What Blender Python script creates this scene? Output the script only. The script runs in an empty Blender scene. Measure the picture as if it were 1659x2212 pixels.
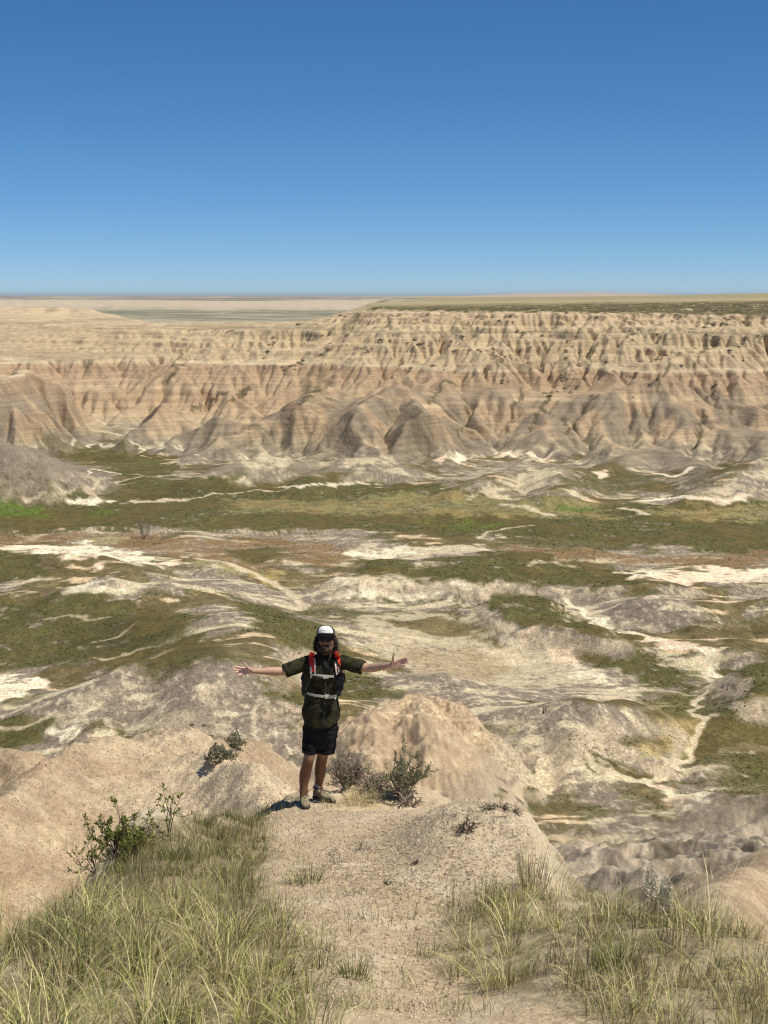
import bpy, bmesh, math, random
import numpy as np
from mathutils import Vector, Matrix

# ------------------------------------------------------------------ camera, sky, sun, exposure
S = bpy.context.scene
COL = S.collection
PITCH = math.radians(8.29)
F = 3212.0                       # focal length in units of a 1659 x 2212 picture
cam_d = bpy.data.cameras.new('camera'); cam = bpy.data.objects.new('camera', cam_d); COL.objects.link(cam)
cam.location = (0, 0, 0); cam.rotation_euler = (math.pi/2 - PITCH, 0, 0)
cam_d.sensor_fit = 'VERTICAL'; cam_d.sensor_height = 24.0; cam_d.lens = 24.0*F/2212
cam_d.clip_start = 0.1; cam_d.clip_end = 120000
cam_d.dof.use_dof = True; cam_d.dof.focus_distance = 13.6; cam_d.dof.aperture_fstop = 9.0
S.camera = cam

SUN_EL = math.radians(62); SUN_AZ = math.radians(108)      # azimuth measured from +Y (view direction) towards +X
W = bpy.data.worlds.new('World'); S.world = W; W.use_nodes = True
nt = W.node_tree; nt.nodes.clear()
sky = nt.nodes.new('ShaderNodeTexSky'); sky.sky_type = 'NISHITA'; sky.sun_disc = False
sky.sun_elevation = SUN_EL; sky.sun_rotation = SUN_AZ
sky.altitude = 0; sky.air_density = 0.5; sky.dust_density = 0.0; sky.ozone_density = 10.0
bg = nt.nodes.new('ShaderNodeBackground'); bg.inputs['Strength'].default_value = 0.12
wo = nt.nodes.new('ShaderNodeOutputWorld')
hs = nt.nodes.new('ShaderNodeHueSaturation'); gm = nt.nodes.new('ShaderNodeGamma'); gm.inputs[1].default_value = .9; hs.inputs['Saturation'].default_value = 1.15; hs.inputs['Hue'].default_value = .496
nt.links.new(sky.outputs[0], gm.inputs[0]); nt.links.new(gm.outputs[0], hs.inputs['Color']); nt.links.new(hs.outputs[0], bg.inputs[0]); nt.links.new(bg.outputs[0], wo.inputs[0])
sd = bpy.data.lights.new('sun', 'SUN'); sd.energy = 4.9; sd.angle = math.radians(0.53); sd.color = (1.0, 0.935, 0.79)
sun = bpy.data.objects.new('sun', sd); COL.objects.link(sun)
sdir = Vector((math.sin(SUN_AZ)*math.cos(SUN_EL), math.cos(SUN_AZ)*math.cos(SUN_EL), math.sin(SUN_EL)))
sun.rotation_euler = sdir.to_track_quat('Z', 'Y').to_euler()
S.view_settings.view_transform = 'Standard'; S.view_settings.look = 'None'
S.view_settings.gamma = 1.0; S.view_settings.use_curve_mapping = False; S.view_settings.exposure = 0.0
S.render.engine = 'CYCLES'
S.cycles.filter_width = 1.15; S.cycles.max_bounces = 5; S.cycles.diffuse_bounces = 3; S.cycles.transparent_max_bounces = 6

rng = np.random.default_rng(7); random.seed(7)

# ------------------------------------------------------------------ numpy noise
def _h(ix, iy, s):
    n = (ix.astype(np.int64)*374761393 + iy.astype(np.int64)*668265263 + s*1274126177) & 0xffffffff
    n = ((n ^ (n >> 13))*1274126177) & 0xffffffff
    return ((n ^ (n >> 16)) & 0xffff).astype(np.float32)/65535.0
def pn(x, y, s=0):
    xf = np.floor(x); yf = np.floor(y); ix = xf.astype(np.int64); iy = yf.astype(np.int64)
    fx = (x-xf).astype(np.float32); fy = (y-yf).astype(np.float32)
    def g(a, b, dx, dy):
        t = _h(a, b, s)*6.2831853
        return np.cos(t)*dx + np.sin(t)*dy
    u = fx*fx*fx*(fx*(fx*6-15)+10); v = fy*fy*fy*(fy*(fy*6-15)+10)
    a = g(ix, iy, fx, fy); b = g(ix+1, iy, fx-1, fy); c = g(ix, iy+1, fx, fy-1); d = g(ix+1, iy+1, fx-1, fy-1)
    return (a+(b-a)*u + ((c+(d-c)*u)-(a+(b-a)*u))*v)*1.5
def fbm(x, y, o=4, s=0, g=.5, l=2.03):
    r = 0; a = 1.; t = 0
    for i in range(o):
        r = r + a*pn(x, y, s+i*17); t += a; a *= g; x = x*l+13.7; y = y*l+7.1
    return r/t
def sst(a, b, x):
    t = np.clip((x-a)/(b-a), 0, 1); return t*t*(3-2*t)

# ------------------------------------------------------------------ picture point -> world
def ray(u, v):
    a = (u-829.5)/F; b = (1106-v)/F
    return np.array([a, math.cos(PITCH)+b*math.sin(PITCH), -math.sin(PITCH)+b*math.cos(PITCH)])
def at_z(u, v, z):
    d = ray(u, v); t = z/d[2]; return d*t
def at_y(u, v, y):
    d = ray(u, v); t = y/d[1]; return d*t

# ------------------------------------------------------------------ terrain, first shape
PR = {-900: [(715,-70),(770,-54),(815,-40),(1000,-24),(1150,-18),(1400,-12),(1600,-30),(2200,-60)],
 0: [(715,-70),(770,-52),(815,-37),(1000,-23),(1150,-18),(1400,-10),(1600,-30),(2200,-60)],
 350: [(710,-70),(780,-48),(840,-32),(900,-20.5),(1000,-21),(1300,-23),(1500,-40),(2200,-60)],
 650: [(690,-70),(760,-50),(820,-34),(870,-20),(930,-16),(1100,-20),(1500,-40),(2200,-60)],
 800: [(660,-70),(720,-50),(765,-36),(815,-20),(850,-8),(1100,-8),(2000,-8),(3000,-8)],
 1100: [(630,-70),(680,-55),(730,-36),(775,-19),(800,-8),(1000,-6),(2000,-7),(3000,-7)],
 1659: [(605,-70),(660,-55),(715,-36),(760,-19),(800,-9.5),(850,-4.5),(2000,-2),(3000,3)],
 2600: [(605,-70),(660,-55),(715,-36),(760,-19),(800,-9.5),(850,-4.5),(2000,-2),(3000,3)]}
PU = sorted(PR)
APR = {-900: [(14,-9),(25,-16),(40,-27),(100,-52),(180,-69),(200,-70)],
 950: [(14,-9),(25,-16),(40,-27),(100,-50),(180,-69),(200,-70)],
 1120: [(14,-9),(30,-15),(60,-26),(120,-47),(180,-67.5),(198,-70)],
 1659: [(14,-9),(30,-14),(60,-25.2),(120,-45.5),(180,-66.5),(200,-70)],
 2600: [(14,-8),(30,-12.6),(60,-23.6),(120,-44.0),(190,-68.5),(205,-70)]}
AU = sorted(APR)
def interp_profile(T, keys, X, Y, U, z0):
    n = len(T[keys[0]])
    D = [np.interp(U, keys, [T[u][k][0] for u in keys]) for k in range(n)]
    Z = [np.interp(U, keys, [T[u][k][1] for u in keys]) for k in range(n)]
    z = np.full(X.shape, float(z0)) if np.isscalar(z0) else z0.copy()
    z = np.where(Y <= D[0], Z[0], z)
    for k in range(n-1):
        t = np.clip((Y-D[k])/(D[k+1]-D[k]), 0, 1)
        z = np.where(Y > D[k], Z[k]+(Z[k+1]-Z[k])*t, z)
    return z
def seg_dist(X, Y, P):
    """distance to a 3D polyline in plan and the crest height at the nearest point"""
    best = np.full(X.shape, 1e9); zb = np.zeros(X.shape)
    for (x0, y0, z0), (x1, y1, z1) in zip(P[:-1], P[1:]):
        dx, dy = x1-x0, y1-y0; L = dx*dx+dy*dy+1e-9
        t = np.clip(((X-x0)*dx+(Y-y0)*dy)/L, 0, 1)
        d = np.hypot(X-(x0+t*dx), Y-(y0+t*dy))
        m = d < best
        best = np.where(m, d, best); zb = np.where(m, z0+(z1-z0)*t, zb)
    return best, zb
def bb(P, pad):
    P = np.array(P); return P[:, 0].min()-pad, P[:, 0].max()+pad, P[:, 1].min()-pad, P[:, 1].max()+pad
def crest_h(pts):        # (u, v, height over the valley floor)
    return [tuple(at_z(u, v, -70+h)) for u, v, h in pts]
def crest_d(pts):        # (u, v, distance)
    return [tuple(at_y(u, v, y)) for u, v, y in pts]
TENTS = [  # polyline, flank slope, crest rounding
 (crest_h([(860,820,31),(800,850,27),(745,897,20),(700,955,9),(640,1000,3)]), .48, 2),
 (crest_h([(860,820,31),(920,880,23),(960,940,12),(985,985,3)]), .55, 2),
 (crest_h([(705,825,29),(640,870,22),(595,882,19),(520,920,13),(440,950,9),(400,985,3)]), .47, 2),
 (crest_h([(350,857,23),(290,900,15),(225,947,4)]), .7, 2),
 (crest_h([(470,880,20),(380,925,11),(335,955,3)]), .7, 2),
 (crest_h([(0,800,37),(60,792,36),(120,810,32),(180,850,22),(215,930,4)]), 1.0, 2),
 (crest_h([(60,792,36),(70,870,20),(75,945,3)]), 1.0, 2),
 (crest_h([(-140,955,18),(-60,950,19),(30,957,18.5),(75,975,14),(120,1000,9),(190,1022,5),(250,1045,1.5)]), .51, 5),
 (crest_h([(420,1028,5),(500,985,10),(560,968,12),(620,965,12),(690,985,8)]), .42, 4),
 (crest_h([(640,1045,3),(690,1010,6),(740,972,11),(790,966,12),(870,990,8),(920,1010,4)]), .42, 4),
 (crest_h([(960,1060,3),(1040,1020,6),(1120,1000,7),(1185,986,8),(1215,1022,7),(1205,1052,4)]), .40, 4),
 (crest_h([(1120,1085,2),(1190,1060,5),(1240,1075,2)]), .4, 3),
 (crest_h([(1290,1010,3),(1350,985,6),(1420,957,10),(1480,985,6),(1520,1010,4)]), .45, 3),
 (crest_h([(1325,940,13),(1320,985,5)]), .6, 2),
 (crest_h([(1860,945,17),(1659,957,17),(1610,977,14),(1570,1020,9),(1505,1072,3)]), .36, 5),
 (crest_h([(1740,1020,7),(1659,1030,7),(1590,1040,7),(1540,1070,2)]), .36, 3),
 (crest_h([(990,1030,4),(930,1045,3),(860,1050,3)]), .3, 3),
]
HILLS = [  # polyline, width
 (crest_h([(300,1302,5),(400,1293,8),(480,1284,12),(525,1335,13),(565,1385,13),(610,1430,11),(680,1480,7),(760,1500,3)]), 22),
 (crest_h([(-100,1290,3),(60,1268,5),(150,1246,8),(235,1232,9),(310,1258,6),(420,1252,6),(470,1262,3)]), 13),
 (crest_h([(-160,1190,4),(60,1178,6),(200,1170,8),(270,1192,6),(340,1215,2)]), 12),
 (crest_h([(-160,1510,3),(80,1470,6),(230,1448,9),(330,1443,9),(430,1490,7),(540,1535,4),(620,1560,3)]), 13),
 (crest_h([(1000,1510,3),(1130,1484,8),(1260,1472,10),(1350,1498,8),(1450,1540,4)]), 12),
 (crest_h([(1060,1590,4),(1180,1560,7),(1290,1568,5),(1350,1585,2)]), 8),
 (crest_h([(1300,1292,4),(1400,1272,8),(1530,1283,7),(1659,1266,9),(1850,1255,8)]), 12),
 (crest_h([(1440,1352,3),(1530,1343,7),(1659,1370,7),(1850,1380,8)]), 9),
 (crest_h([(1205,1652,2),(1250,1646,3),(1310,1660,2)]), 4),
 (crest_h([(1420,1720,2),(1480,1712,3),(1580,1715,5),(1700,1720,8)]), 7),
 (crest_h([(880,1480,2),(960,1450,4),(1040,1470,3)]), 7),
 (crest_h([(1020,1300,3),(960,1320,2)]), 8),
 (crest_h([(430,1195,3),(500,1192,5),(540,1212,3)]), 5),
 (crest_h([(560,1190,2),(600,1182,3.5),(640,1192,2)]), 10),
 (crest_h([(1180,1182,3),(1250,1172,4),(1330,1184,2)]), 10),
]
MESAS = [  # outline on the floor in picture points, height, edge width
 ([(1040,1298),(1100,1287),(1190,1290),(1215,1318),(1228,1335),(1330,1350),(1395,1374),(1402,1386),(1300,1376),(1180,1356),(1120,1350),(1050,1328)], 4.5, 1.6),
 ([(690,1247),(830,1252),(1050,1265),(1150,1262),(1235,1272),(1300,1275),(1420,1286),(1520,1265),(1430,1245),(1250,1215),(1000,1200),(760,1205)], 4.0, 2.0),
 ([(1560,1432),(1572,1460),(1592,1512),(1659,1516),(1900,1525),(1900,1440),(1659,1442),(1620,1430)], 5.5, 1.3),
]
SCARPS = [  # line, drop on the near side, fade length
 ([(-200,1146),(0,1142),(140,1139),(280,1143),(350,1152),(430,1140),(560,1143),(640,1140),(720,1148),(760,1160)], 3.2, 30),
 ([(1200,1128),(1260,1138),(1300,1144),(1330,1143)], 2.5, 20),
 ([(1165,1094),(1185,1100),(1215,1101)], 3.0, 14),
 ([(470,1210),(500,1204),(540,1218)], 3.0, 14),
 ([(1500,1075),(1550,1078),(1600,1076)], 2.0, 14),
 ([(150,1078),(250,1082),(300,1078),(400,1082)], 1.5, 20),
]
CREEKS = [  # line, half width, depth
 ([(1560,1400),(1530,1440),(1540,1475),(1512,1505),(1502,1530),(1512,1560),(1497,1600),(1492,1640),(1470,1676),(1400,1685),(1320,1665),(1210,1626),(1168,1640),(1165,1665),(1200,1690),(1190,1712),(1120,1717)], 1.0, .9),
 ([(1230,1300),(1290,1340),(1400,1382),(1520,1415),(1659,1452),(1850,1500)], 1.6, 1.0),
 ([(700,1262),(800,1272),(900,1280),(1000,1278),(1100,1275),(1230,1300)], 2.5, .8),
 ([(1480,1680),(1540,1740),(1600,1790)], 1.2, .6),
 ([(200,1050),(230,1045),(330,1027),(420,1026),(520,1030)], 2.0, .7),
 ([(560,1235),(600,1262),(640,1300),(655,1312)], 1.4, .8),
]
for L in (MESAS, SCARPS, CREEKS):
    for k, e in enumerate(L):
        z = -70 + (e[1] if L is MESAS else 0)
        L[k] = ([tuple(at_z(u, v, z)) for u, v in e[0]],) + tuple(e[1:])
NEAR_TENTS = [
 (crest_d([(-400,1960,36),(-150,1800,44),(0,1690,50),(60,1645,53),(125,1608,56),(200,1583,59),(270,1570,62),(330,1562,64),(375,1547,66),(430,1566,66),(480,1570,67),(560,1590,70),(650,1640,74),(720,1690,78)]), .62, .8),
 (crest_d([(375,1547,66),(415,1580,61),(470,1610,56),(530,1640,51),(570,1675,47),(600,1710,43)]), .75, .7),
 (crest_d([(-200,1585,84),(0,1598,84),(30,1615,82),(55,1645,80)]), .6, 1),
 (crest_d([(640,1660,196),(700,1625,198),(745,1578,200),(800,1528,203),(860,1497,206),(910,1495,206),(950,1510,205),(1000,1528,204),(1025,1550,203)]), 1.25, 1.5),
 (crest_d([(900,1497,206),(925,1560,195),(935,1620,186)]), .95, 1.5),
 (crest_d([(800,1528,203),(810,1590,192),(800,1660,180)]), .8, 1.5),
 (crest_d([(1900,1700,40),(1700,1790,37),(1600,1850,33),(1530,1900,29),(1500,1960,25)]), .7, .6),
]
BACK_TENTS = [
 (crest_d([(-200,668,1330),(0,664,1330),(60,660,1330),(130,661,1330),(200,666,1320),(240,678,1300),(300,690,1290),(340,702,1280)]), .30, 5),
 (crest_d([(-100,672,1250),(60,668,1240),(110,690,1200)]), .35, 4),
 (crest_d([(430,700,1080),(470,693,1090),(500,700,1080)]), .35, 4),
 (crest_d([(-200,700,1130),(0,706,1130),(100,722,1100),(200,716,1130),(330,712,1120)]), .5, 3),
]
def in_poly(X, Y, P):
    n = len(P); ins = np.zeros(X.shape, bool); d = np.full(X.shape, 1e9)
    for i in range(n):
        x0, y0 = P[i][:2]; x1, y1 = P[(i+1) % n][:2]
        if y0 != y1:
            c = ((y0 > Y) != (y1 > Y)) & (X < (x1-x0)*(Y-y0)/(y1-y0)+x0)
            ins ^= c
        dx, dy = x1-x0, y1-y0; L = dx*dx+dy*dy+1e-9
        t = np.clip(((X-x0)*dx+(Y-y0)*dy)/L, 0, 1)
        d = np.minimum(d, np.hypot(X-(x0+t*dx), Y-(y0+t*dy)))
    return np.where(ins, d, -d)
def H0(X, Y):
    X = X.astype(np.float64); Y = Y.astype(np.float64)
    U = 829.5 + F*X/np.maximum(Y, 5)
    U = np.clip(U, -900, 2600)
    z = np.full(X.shape, -70.0)
    if Y.max() > 500:
        w = fbm(X/55, Y/55, 3, 5)*30 + fbm(X/18, Y/18, 2, 15)*7
        z = interp_profile(PR, PU, X, Y+w, U, -70)
    if Y.min() < 230:
        zn = interp_profile(APR, AU, X, Y, U, -70)
        rt = sst(.05, .12, X/np.maximum(Y, 1))
        zn = zn-rt*(np.minimum(np.abs(fbm(X/16+Y/60, Y/26, 3, 33))*3.4, 1)*np.interp(Y, [20, 60, 120, 190], [1.0, 3.2, 4.6, 2.2])+np.abs(fbm(X/5, Y/7, 3, 34))*1.6)*sst(18, 30, Y)*sst(203, 180, Y)*sst(200, 150, Y)
        z = np.where(Y < 205, zn, z)
    z = z + fbm(X/45, Y/45, 3, 31)*2.2*sst(150, 260, Y)*sst(1500, 1000, Y)*np.where(z < -69, 1, .3)
    wx = fbm(X/14, Y/14, 2, 41); wy = fbm(X/14, Y/14, 2, 43)
    def region(P, pad):
        x0, x1, y0, y1 = bb(P, pad)
        return (X > x0) & (X < x1) & (Y > y0) & (Y < y1)
    for P, w in HILLS:
        m = region(P, w*2.6)
        if m.any():
            d, zc = seg_dist(X[m]+wx[m]*6, Y[m]+wy[m]*6, P)
            g = np.exp(-(d/w)**2); z[m] = z[m] + (zc+70)*g*.68
    for P, h, e in MESAS:
        m = region(P, 30)
        if m.any():
            s = in_poly(X[m]+wx[m]*4+pn(X[m]/3, Y[m]/3, 3)*1.0, Y[m]+wy[m]*4+pn(X[m]/3, Y[m]/3, 4)*1.0, P)
            z[m] += h*(sst(-e, e, s)*.7 + .3*sst(-9, 0, s))
    for P, w, dp in CREEKS:
        m = region(P, w*5)
        if m.any():
            d, _ = seg_dist(X[m]+wx[m]*1.5, Y[m]+wy[m]*1.5, P)
            z[m] -= dp*sst(w*2.2, w*.8, d)
    for P, sl, r in TENTS:
        m = region(P, 90)
        if m.any():
            d, zc = seg_dist(X[m]+wx[m]*5, Y[m]+wy[m]*5, P); r = r*1.0
            if sl < .45: zc = -70+(zc+70)*.72
            z[m] = np.maximum(z[m], zc-sl*(np.sqrt(d*d+r*r)-r))
    if Y.max() > 1000:
        for P, sl, r in BACK_TENTS:
            m = region(P, 120)
            if m.any():
                d, zc = seg_dist(X[m]+wx[m]*14, Y[m]+wy[m]*14, P)
                z[m] = np.maximum(z[m], zc-sl*(np.sqrt(d*d+r*r)-r))
    for P, sl, r in NEAR_TENTS:
        m = region(P, 60)
        if m.any():
            k = np.clip(Y[m]/100, .3, 1.5)
            d, zc = seg_dist(X[m]+fbm(X[m]/5, Y[m]/5, 2, 51)*1.6*k, Y[m]+fbm(X[m]/5, Y[m]/5, 2, 53)*1.6*k, P)
            q = zc-sl*(np.sqrt(d*d+r*r)-r); z[m] = np.maximum(z[m], q)
    return z

# ------------------------------------------------------------------ erosion by running water (flow accumulation on a grid)
def erode(Z, dx, it, K, X, Y, m=.45, kd=.05):
    H, Wd = Z.shape; N = H*Wd; idx = np.arange(N).reshape(H, Wd)
    offs = [(-1,-1),(-1,0),(-1,1),(0,-1),(0,1),(1,-1),(1,0),(1,1)]
    Z = Z.astype(np.float32); A = np.ones(N)
    for k in range(it):
        best = np.zeros((H-2, Wd-2), np.float32); rec = idx[1:-1, 1:-1].copy(); c = Z[1:-1, 1:-1]
        for a, b in offs:
            s = (c-Z[1+a:H-1+a, 1+b:Wd-1+b])/(dx*(1.41421 if a and b else 1.))
            mk = s > best
            best = np.where(mk, s, best); rec = np.where(mk, idx[1+a:H-1+a, 1+b:Wd-1+b], rec)
        R = idx.copy(); R[1:-1, 1:-1] = rec; R = R.ravel()
        if k % 2 == 0:
            A = np.ones(N); P2 = np.where(R == np.arange(N), N, R)
            for j in range(12):
                A = A + np.bincount(P2, weights=A, minlength=N+1)[:N]
                P2 = np.append(P2, N)[P2]
                if (P2 == N).all(): break
        Sl = np.zeros((H, Wd), np.float32); Sl[1:-1, 1:-1] = best
        if k % 5 == 0: kk = K(Z, X, Y)
        dz = kk*(A.reshape(H, Wd)*dx*dx)**m*Sl
        zr = Z.ravel()[R].reshape(H, Wd)
        Zn = np.maximum(Z-dz, np.minimum(Z, zr+.002*dx))
        L = np.zeros_like(Z); L[1:-1, 1:-1] = Zn[2:, 1:-1]+Zn[:-2, 1:-1]+Zn[1:-1, 2:]+Zn[1:-1, :-2]-4*Zn[1:-1, 1:-1]
        Z = (Zn+kd*L).astype(np.float32)
    return Z, A.reshape(H, Wd).astype(np.float32)*dx*dx
class Grid:
    def __init__(s, x0, x1, y0, y1, dx, it, K, kd, noise, m=.45):
        s.x0, s.y0, s.dx = x0, y0, dx
        xs = np.arange(x0, x1, dx); ys = np.arange(y0, y1, dx)
        s.x1, s.y1 = xs[-1], ys[-1]
        X, Y = np.meshgrid(xs, ys)
        Z = H0(X, Y)+noise(X, Y)
        s.Z, s.A = erode(Z, dx, it, K, X, Y, m, kd(X, Y, Z) if callable(kd) else kd)
        s.A = np.log10(s.A+.01)
        for k in range(1):
            B = s.A; s.A = B.copy(); s.A[1:-1, 1:-1] = (B[1:-1, 1:-1]*2+B[2:, 1:-1]+B[:-2, 1:-1]+B[1:-1, 2:]+B[1:-1, :-2])/6
    def samp(s, X, Y, arr):
        fx = np.clip((X-s.x0)/s.dx, 0, arr.shape[1]-1.001); fy = np.clip((Y-s.y0)/s.dx, 0, arr.shape[0]-1.001)
        ix = fx.astype(int); iy = fy.astype(int); fx = fx-ix; fy = fy-iy
        a = arr[iy, ix]*(1-fx)+arr[iy, ix+1]*fx; b = arr[iy+1, ix]*(1-fx)+arr[iy+1, ix+1]*fx
        return a*(1-fy)+b*fy
    def weight(s, X, Y, mg):
        return np.clip(np.minimum(np.minimum(X-s.x0, s.x1-X), np.minimum(Y-s.y0, s.y1-Y))/mg, 0, 1)
def Kwall(z, X, Y):
    z = z+fbm(X/90, Y/90, 2, 81)*3.5
    hard = np.exp(-((z+19.5)/1.3)**2)+np.exp(-((z+36)/1.2)**2)+.7*np.exp(-((z+12)/.8)**2)+.6*np.exp(-((z+27)/.8)**2)+.5*np.exp(-((z+50)/1.)**2)
    hard = hard*sst(-.25, .15, fbm(X/35, Y/35, 2, 83))
    return .029*(1-.75*np.clip(hard, 0, 1))*(1+.15*sst(-46, -54, z)*sst(-69, -65, z))
G_wall = Grid(-340, 340, 480, 1110, .72, 110, Kwall, lambda X, Y, Z: .012+.038*sst(-34, -48, Z)*sst(-69, -64, Z), lambda X, Y: (fbm((X+.55*Y)/15, (Y-.2*X)/30, 3, 9)*2.3+fbm(X/5, Y/5, 3, 11)*1.1)*sst(570, 650, Y)+fbm(X/4, Y/4, 2, 19)*.12)
G_val = Grid(-200, 200, 150, 620, .6, 40, lambda z, X, Y: .008+.012*sst(-69, -64, z), .10, lambda X, Y: fbm(X/9, Y/9, 3, 29)*.45)
G_near = Grid(-80, 85, 12, 230, .25, 60, lambda z, X, Y: .036*sst(190, 140, Y)*(1-.3*sst(.03, .09, X/Y)), .05, lambda X, Y: fbm(X/3.5, Y/3.5, 4, 39)*.26*np.clip(Y/60, .3, 1.3))
G_back = Grid(-520, -60, 1060, 1720, 1.6, 70, Kwall, .03, lambda X, Y: fbm(X/14, Y/20, 4, 49)*3.0)
def H(X, Y):
    """finished terrain without the ridge in the foreground"""
    X = np.asarray(X, float); Y = np.asarray(Y, float); shp = X.shape; X = X.ravel(); Y = Y.ravel()
    z = np.empty(X.shape); A = np.zeros(X.shape)
    wn = G_near.weight(X, Y, 12); wv = G_val.weight(X, Y, 20); ww = G_wall.weight(X, Y, 30)
    z = H0(X, Y)
    for G, w in ((G_back, G_back.weight(X, Y, 40)), (G_wall, ww), (G_val, wv), (G_near, wn)):
        m = w > 0
        if m.any():
            wm = w[m]*w[m]*(3-2*w[m])
            z[m] = z[m]*(1-wm)+G.samp(X[m], Y[m], G.Z)*wm
            A[m] = A[m]*(1-wm)+G.samp(X[m], Y[m], G.A)*wm
    for P, h, fl in SCARPS:
        x0, x1, y0, y1 = bb(P, 2); m = (X > x0) & (X < x1) & (Y > y0-4*fl) & (Y < y1+8)
        if m.any():
            o = np.argsort([p[0] for p in P]); xs = [P[i][0] for i in o]; ys = [P[i][1] for i in o]
            yc = np.interp(X[m], xs, ys) + fbm(X[m]/14, Y[m]*0+.5, 2, 43)*5 + pn(X[m]/3.5, X[m]*0+3, 7)*1.6 + pn(X[m]/1.3, X[m]*0+3, 8)*.6
            e = yc-Y[m]; ends = sst(0, 10, X[m]-x0)*sst(0, 10, x1-X[m])
            z[m] -= .38*h*sst(-.25, .15, fbm(X[m]/22, Y[m]*0+9, 2, 47))*ends*np.where(e > 0, sst(0, .8, e)*np.exp(-e/fl), 0)
    for P, h, e_ in MESAS:
        x0, x1, y0, y1 = bb(P, 12); m = (X > x0) & (X < x1) & (Y > y0) & (Y < y1)
        if m.any():
            q = fbm(X[m]/5, Y[m]/5, 4, 5, g=.65)*5; s_ = in_poly(X[m]+fbm(X[m]/14, Y[m]/14, 2, 41)*4+q, Y[m]+fbm(X[m]/14, Y[m]/14, 2, 43)*4+q, P)
            z[m] += h*.10*sst(-.8, .6, s_)*sst(-.05, .2, fbm(X[m]/12, Y[m]/12, 3, 6)+.1)
    # small strata ledges on the wall
    k = sst(-68, -60, z)*sst(-3, -8, z)*sst(600, 650, Y)*sst(1500, 1000, Y)
    for per, am, sd_ in ((3.3, .85, 63), (1.25, .8, 65)):
        zz = z+fbm(X/60, Y/60, 2, 61)*1.2
        ph = zz/per; fr = ph-np.floor(ph)
        z = z + k*((sst(.25, .75, fr)-fr)*per*(.18+.5*sst(-40, -28, z))*am*sst(-.35, .2, fbm(X/22, Y/22, 3, sd_)))
    # distant basin, far badlands wall and plateaus
    far = Y > 1500
    if far.any():
        Xf, Yf = X[far], Y[far]; Uf = 829.5+F*Xf/Yf
        R = Yf + fbm(Xf/900, Yf/900, 5, 71)*500
        left = sst(900, 760, Uf+fbm(Xf/300, Yf/300, 3, 73)*90)
        basin = -60 + fbm(Xf/500, Yf/500, 4, 75)*5
        wall = sst(6200, 7000, R)
        zl = basin+(wall*46)*(.8+.2*pn(Xf/2500, Yf/2500, 76))
        zl = zl - sst(8000, 12000, Yf)*4 + sst(.0, .5, fbm(Xf/5000, Yf/2500, 3, 77))*sst(9000, 14000, Yf)*12
        zr = -7+np.interp(Uf, [900, 1250, 1500, 1659, 2600], [0, 2.0, 8, 11, 14])*sst(1000, 3200, Yf)+fbm(Xf/600, Yf/600, 3, 78)*3*sst(1000, 2500, Yf)
        zr = zr + sst(5000, 9000, Yf)*(-14+0*Yf)
        mesa = np.exp(-((Uf-1240)/230)**2)*sst(15000, 16500, R)*sst(24000, 19000, R)
        zr = zr + mesa*(48+10*pn(Xf/600, Yf/600, 79)); zl = zl + mesa*30
        k = sst(1500, 2200, Yf)
        z[far] = z[far]*(1-k) + (zl*left+zr*(1-left))*k
    m = (Y > 30) & (Y < 100) & (X < 4)
    if m.any():
        z[m] += (fbm(X[m]/4.5, Y[m]/4.5, 4, 85)*.9+np.abs(fbm(X[m]/.9, Y[m]/.9, 3, 86))*.25)*sst(30, 40, Y[m])*sst(100, 85, Y[m])*sst(4, 0, X[m])
    m = (Y > 26) & (Y < 205) & (X/np.maximum(Y, 1) > .04)
    if m.any(): z[m] += (fbm(X[m]/1.6, Y[m]/2.4, 4, 89)*.5-np.abs(fbm(X[m]/3.4+Y[m]/9, Y[m]/7, 3, 90))*.9)*sst(26, 45, Y[m])*sst(205, 175, Y[m])
    m = (Y > 165) & (Y < 225) & (X < 25) & (X > -20) & (z > -67)
    if m.any(): z[m] += (fbm(X[m]/6, Y[m]/6, 4, 87)*1.5-np.abs(fbm(X[m]/2.6, Y[m]/4, 4, 88))*1.3)*sst(-67, -63, z[m])
    return z.reshape(shp), A.reshape(shp)

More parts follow.
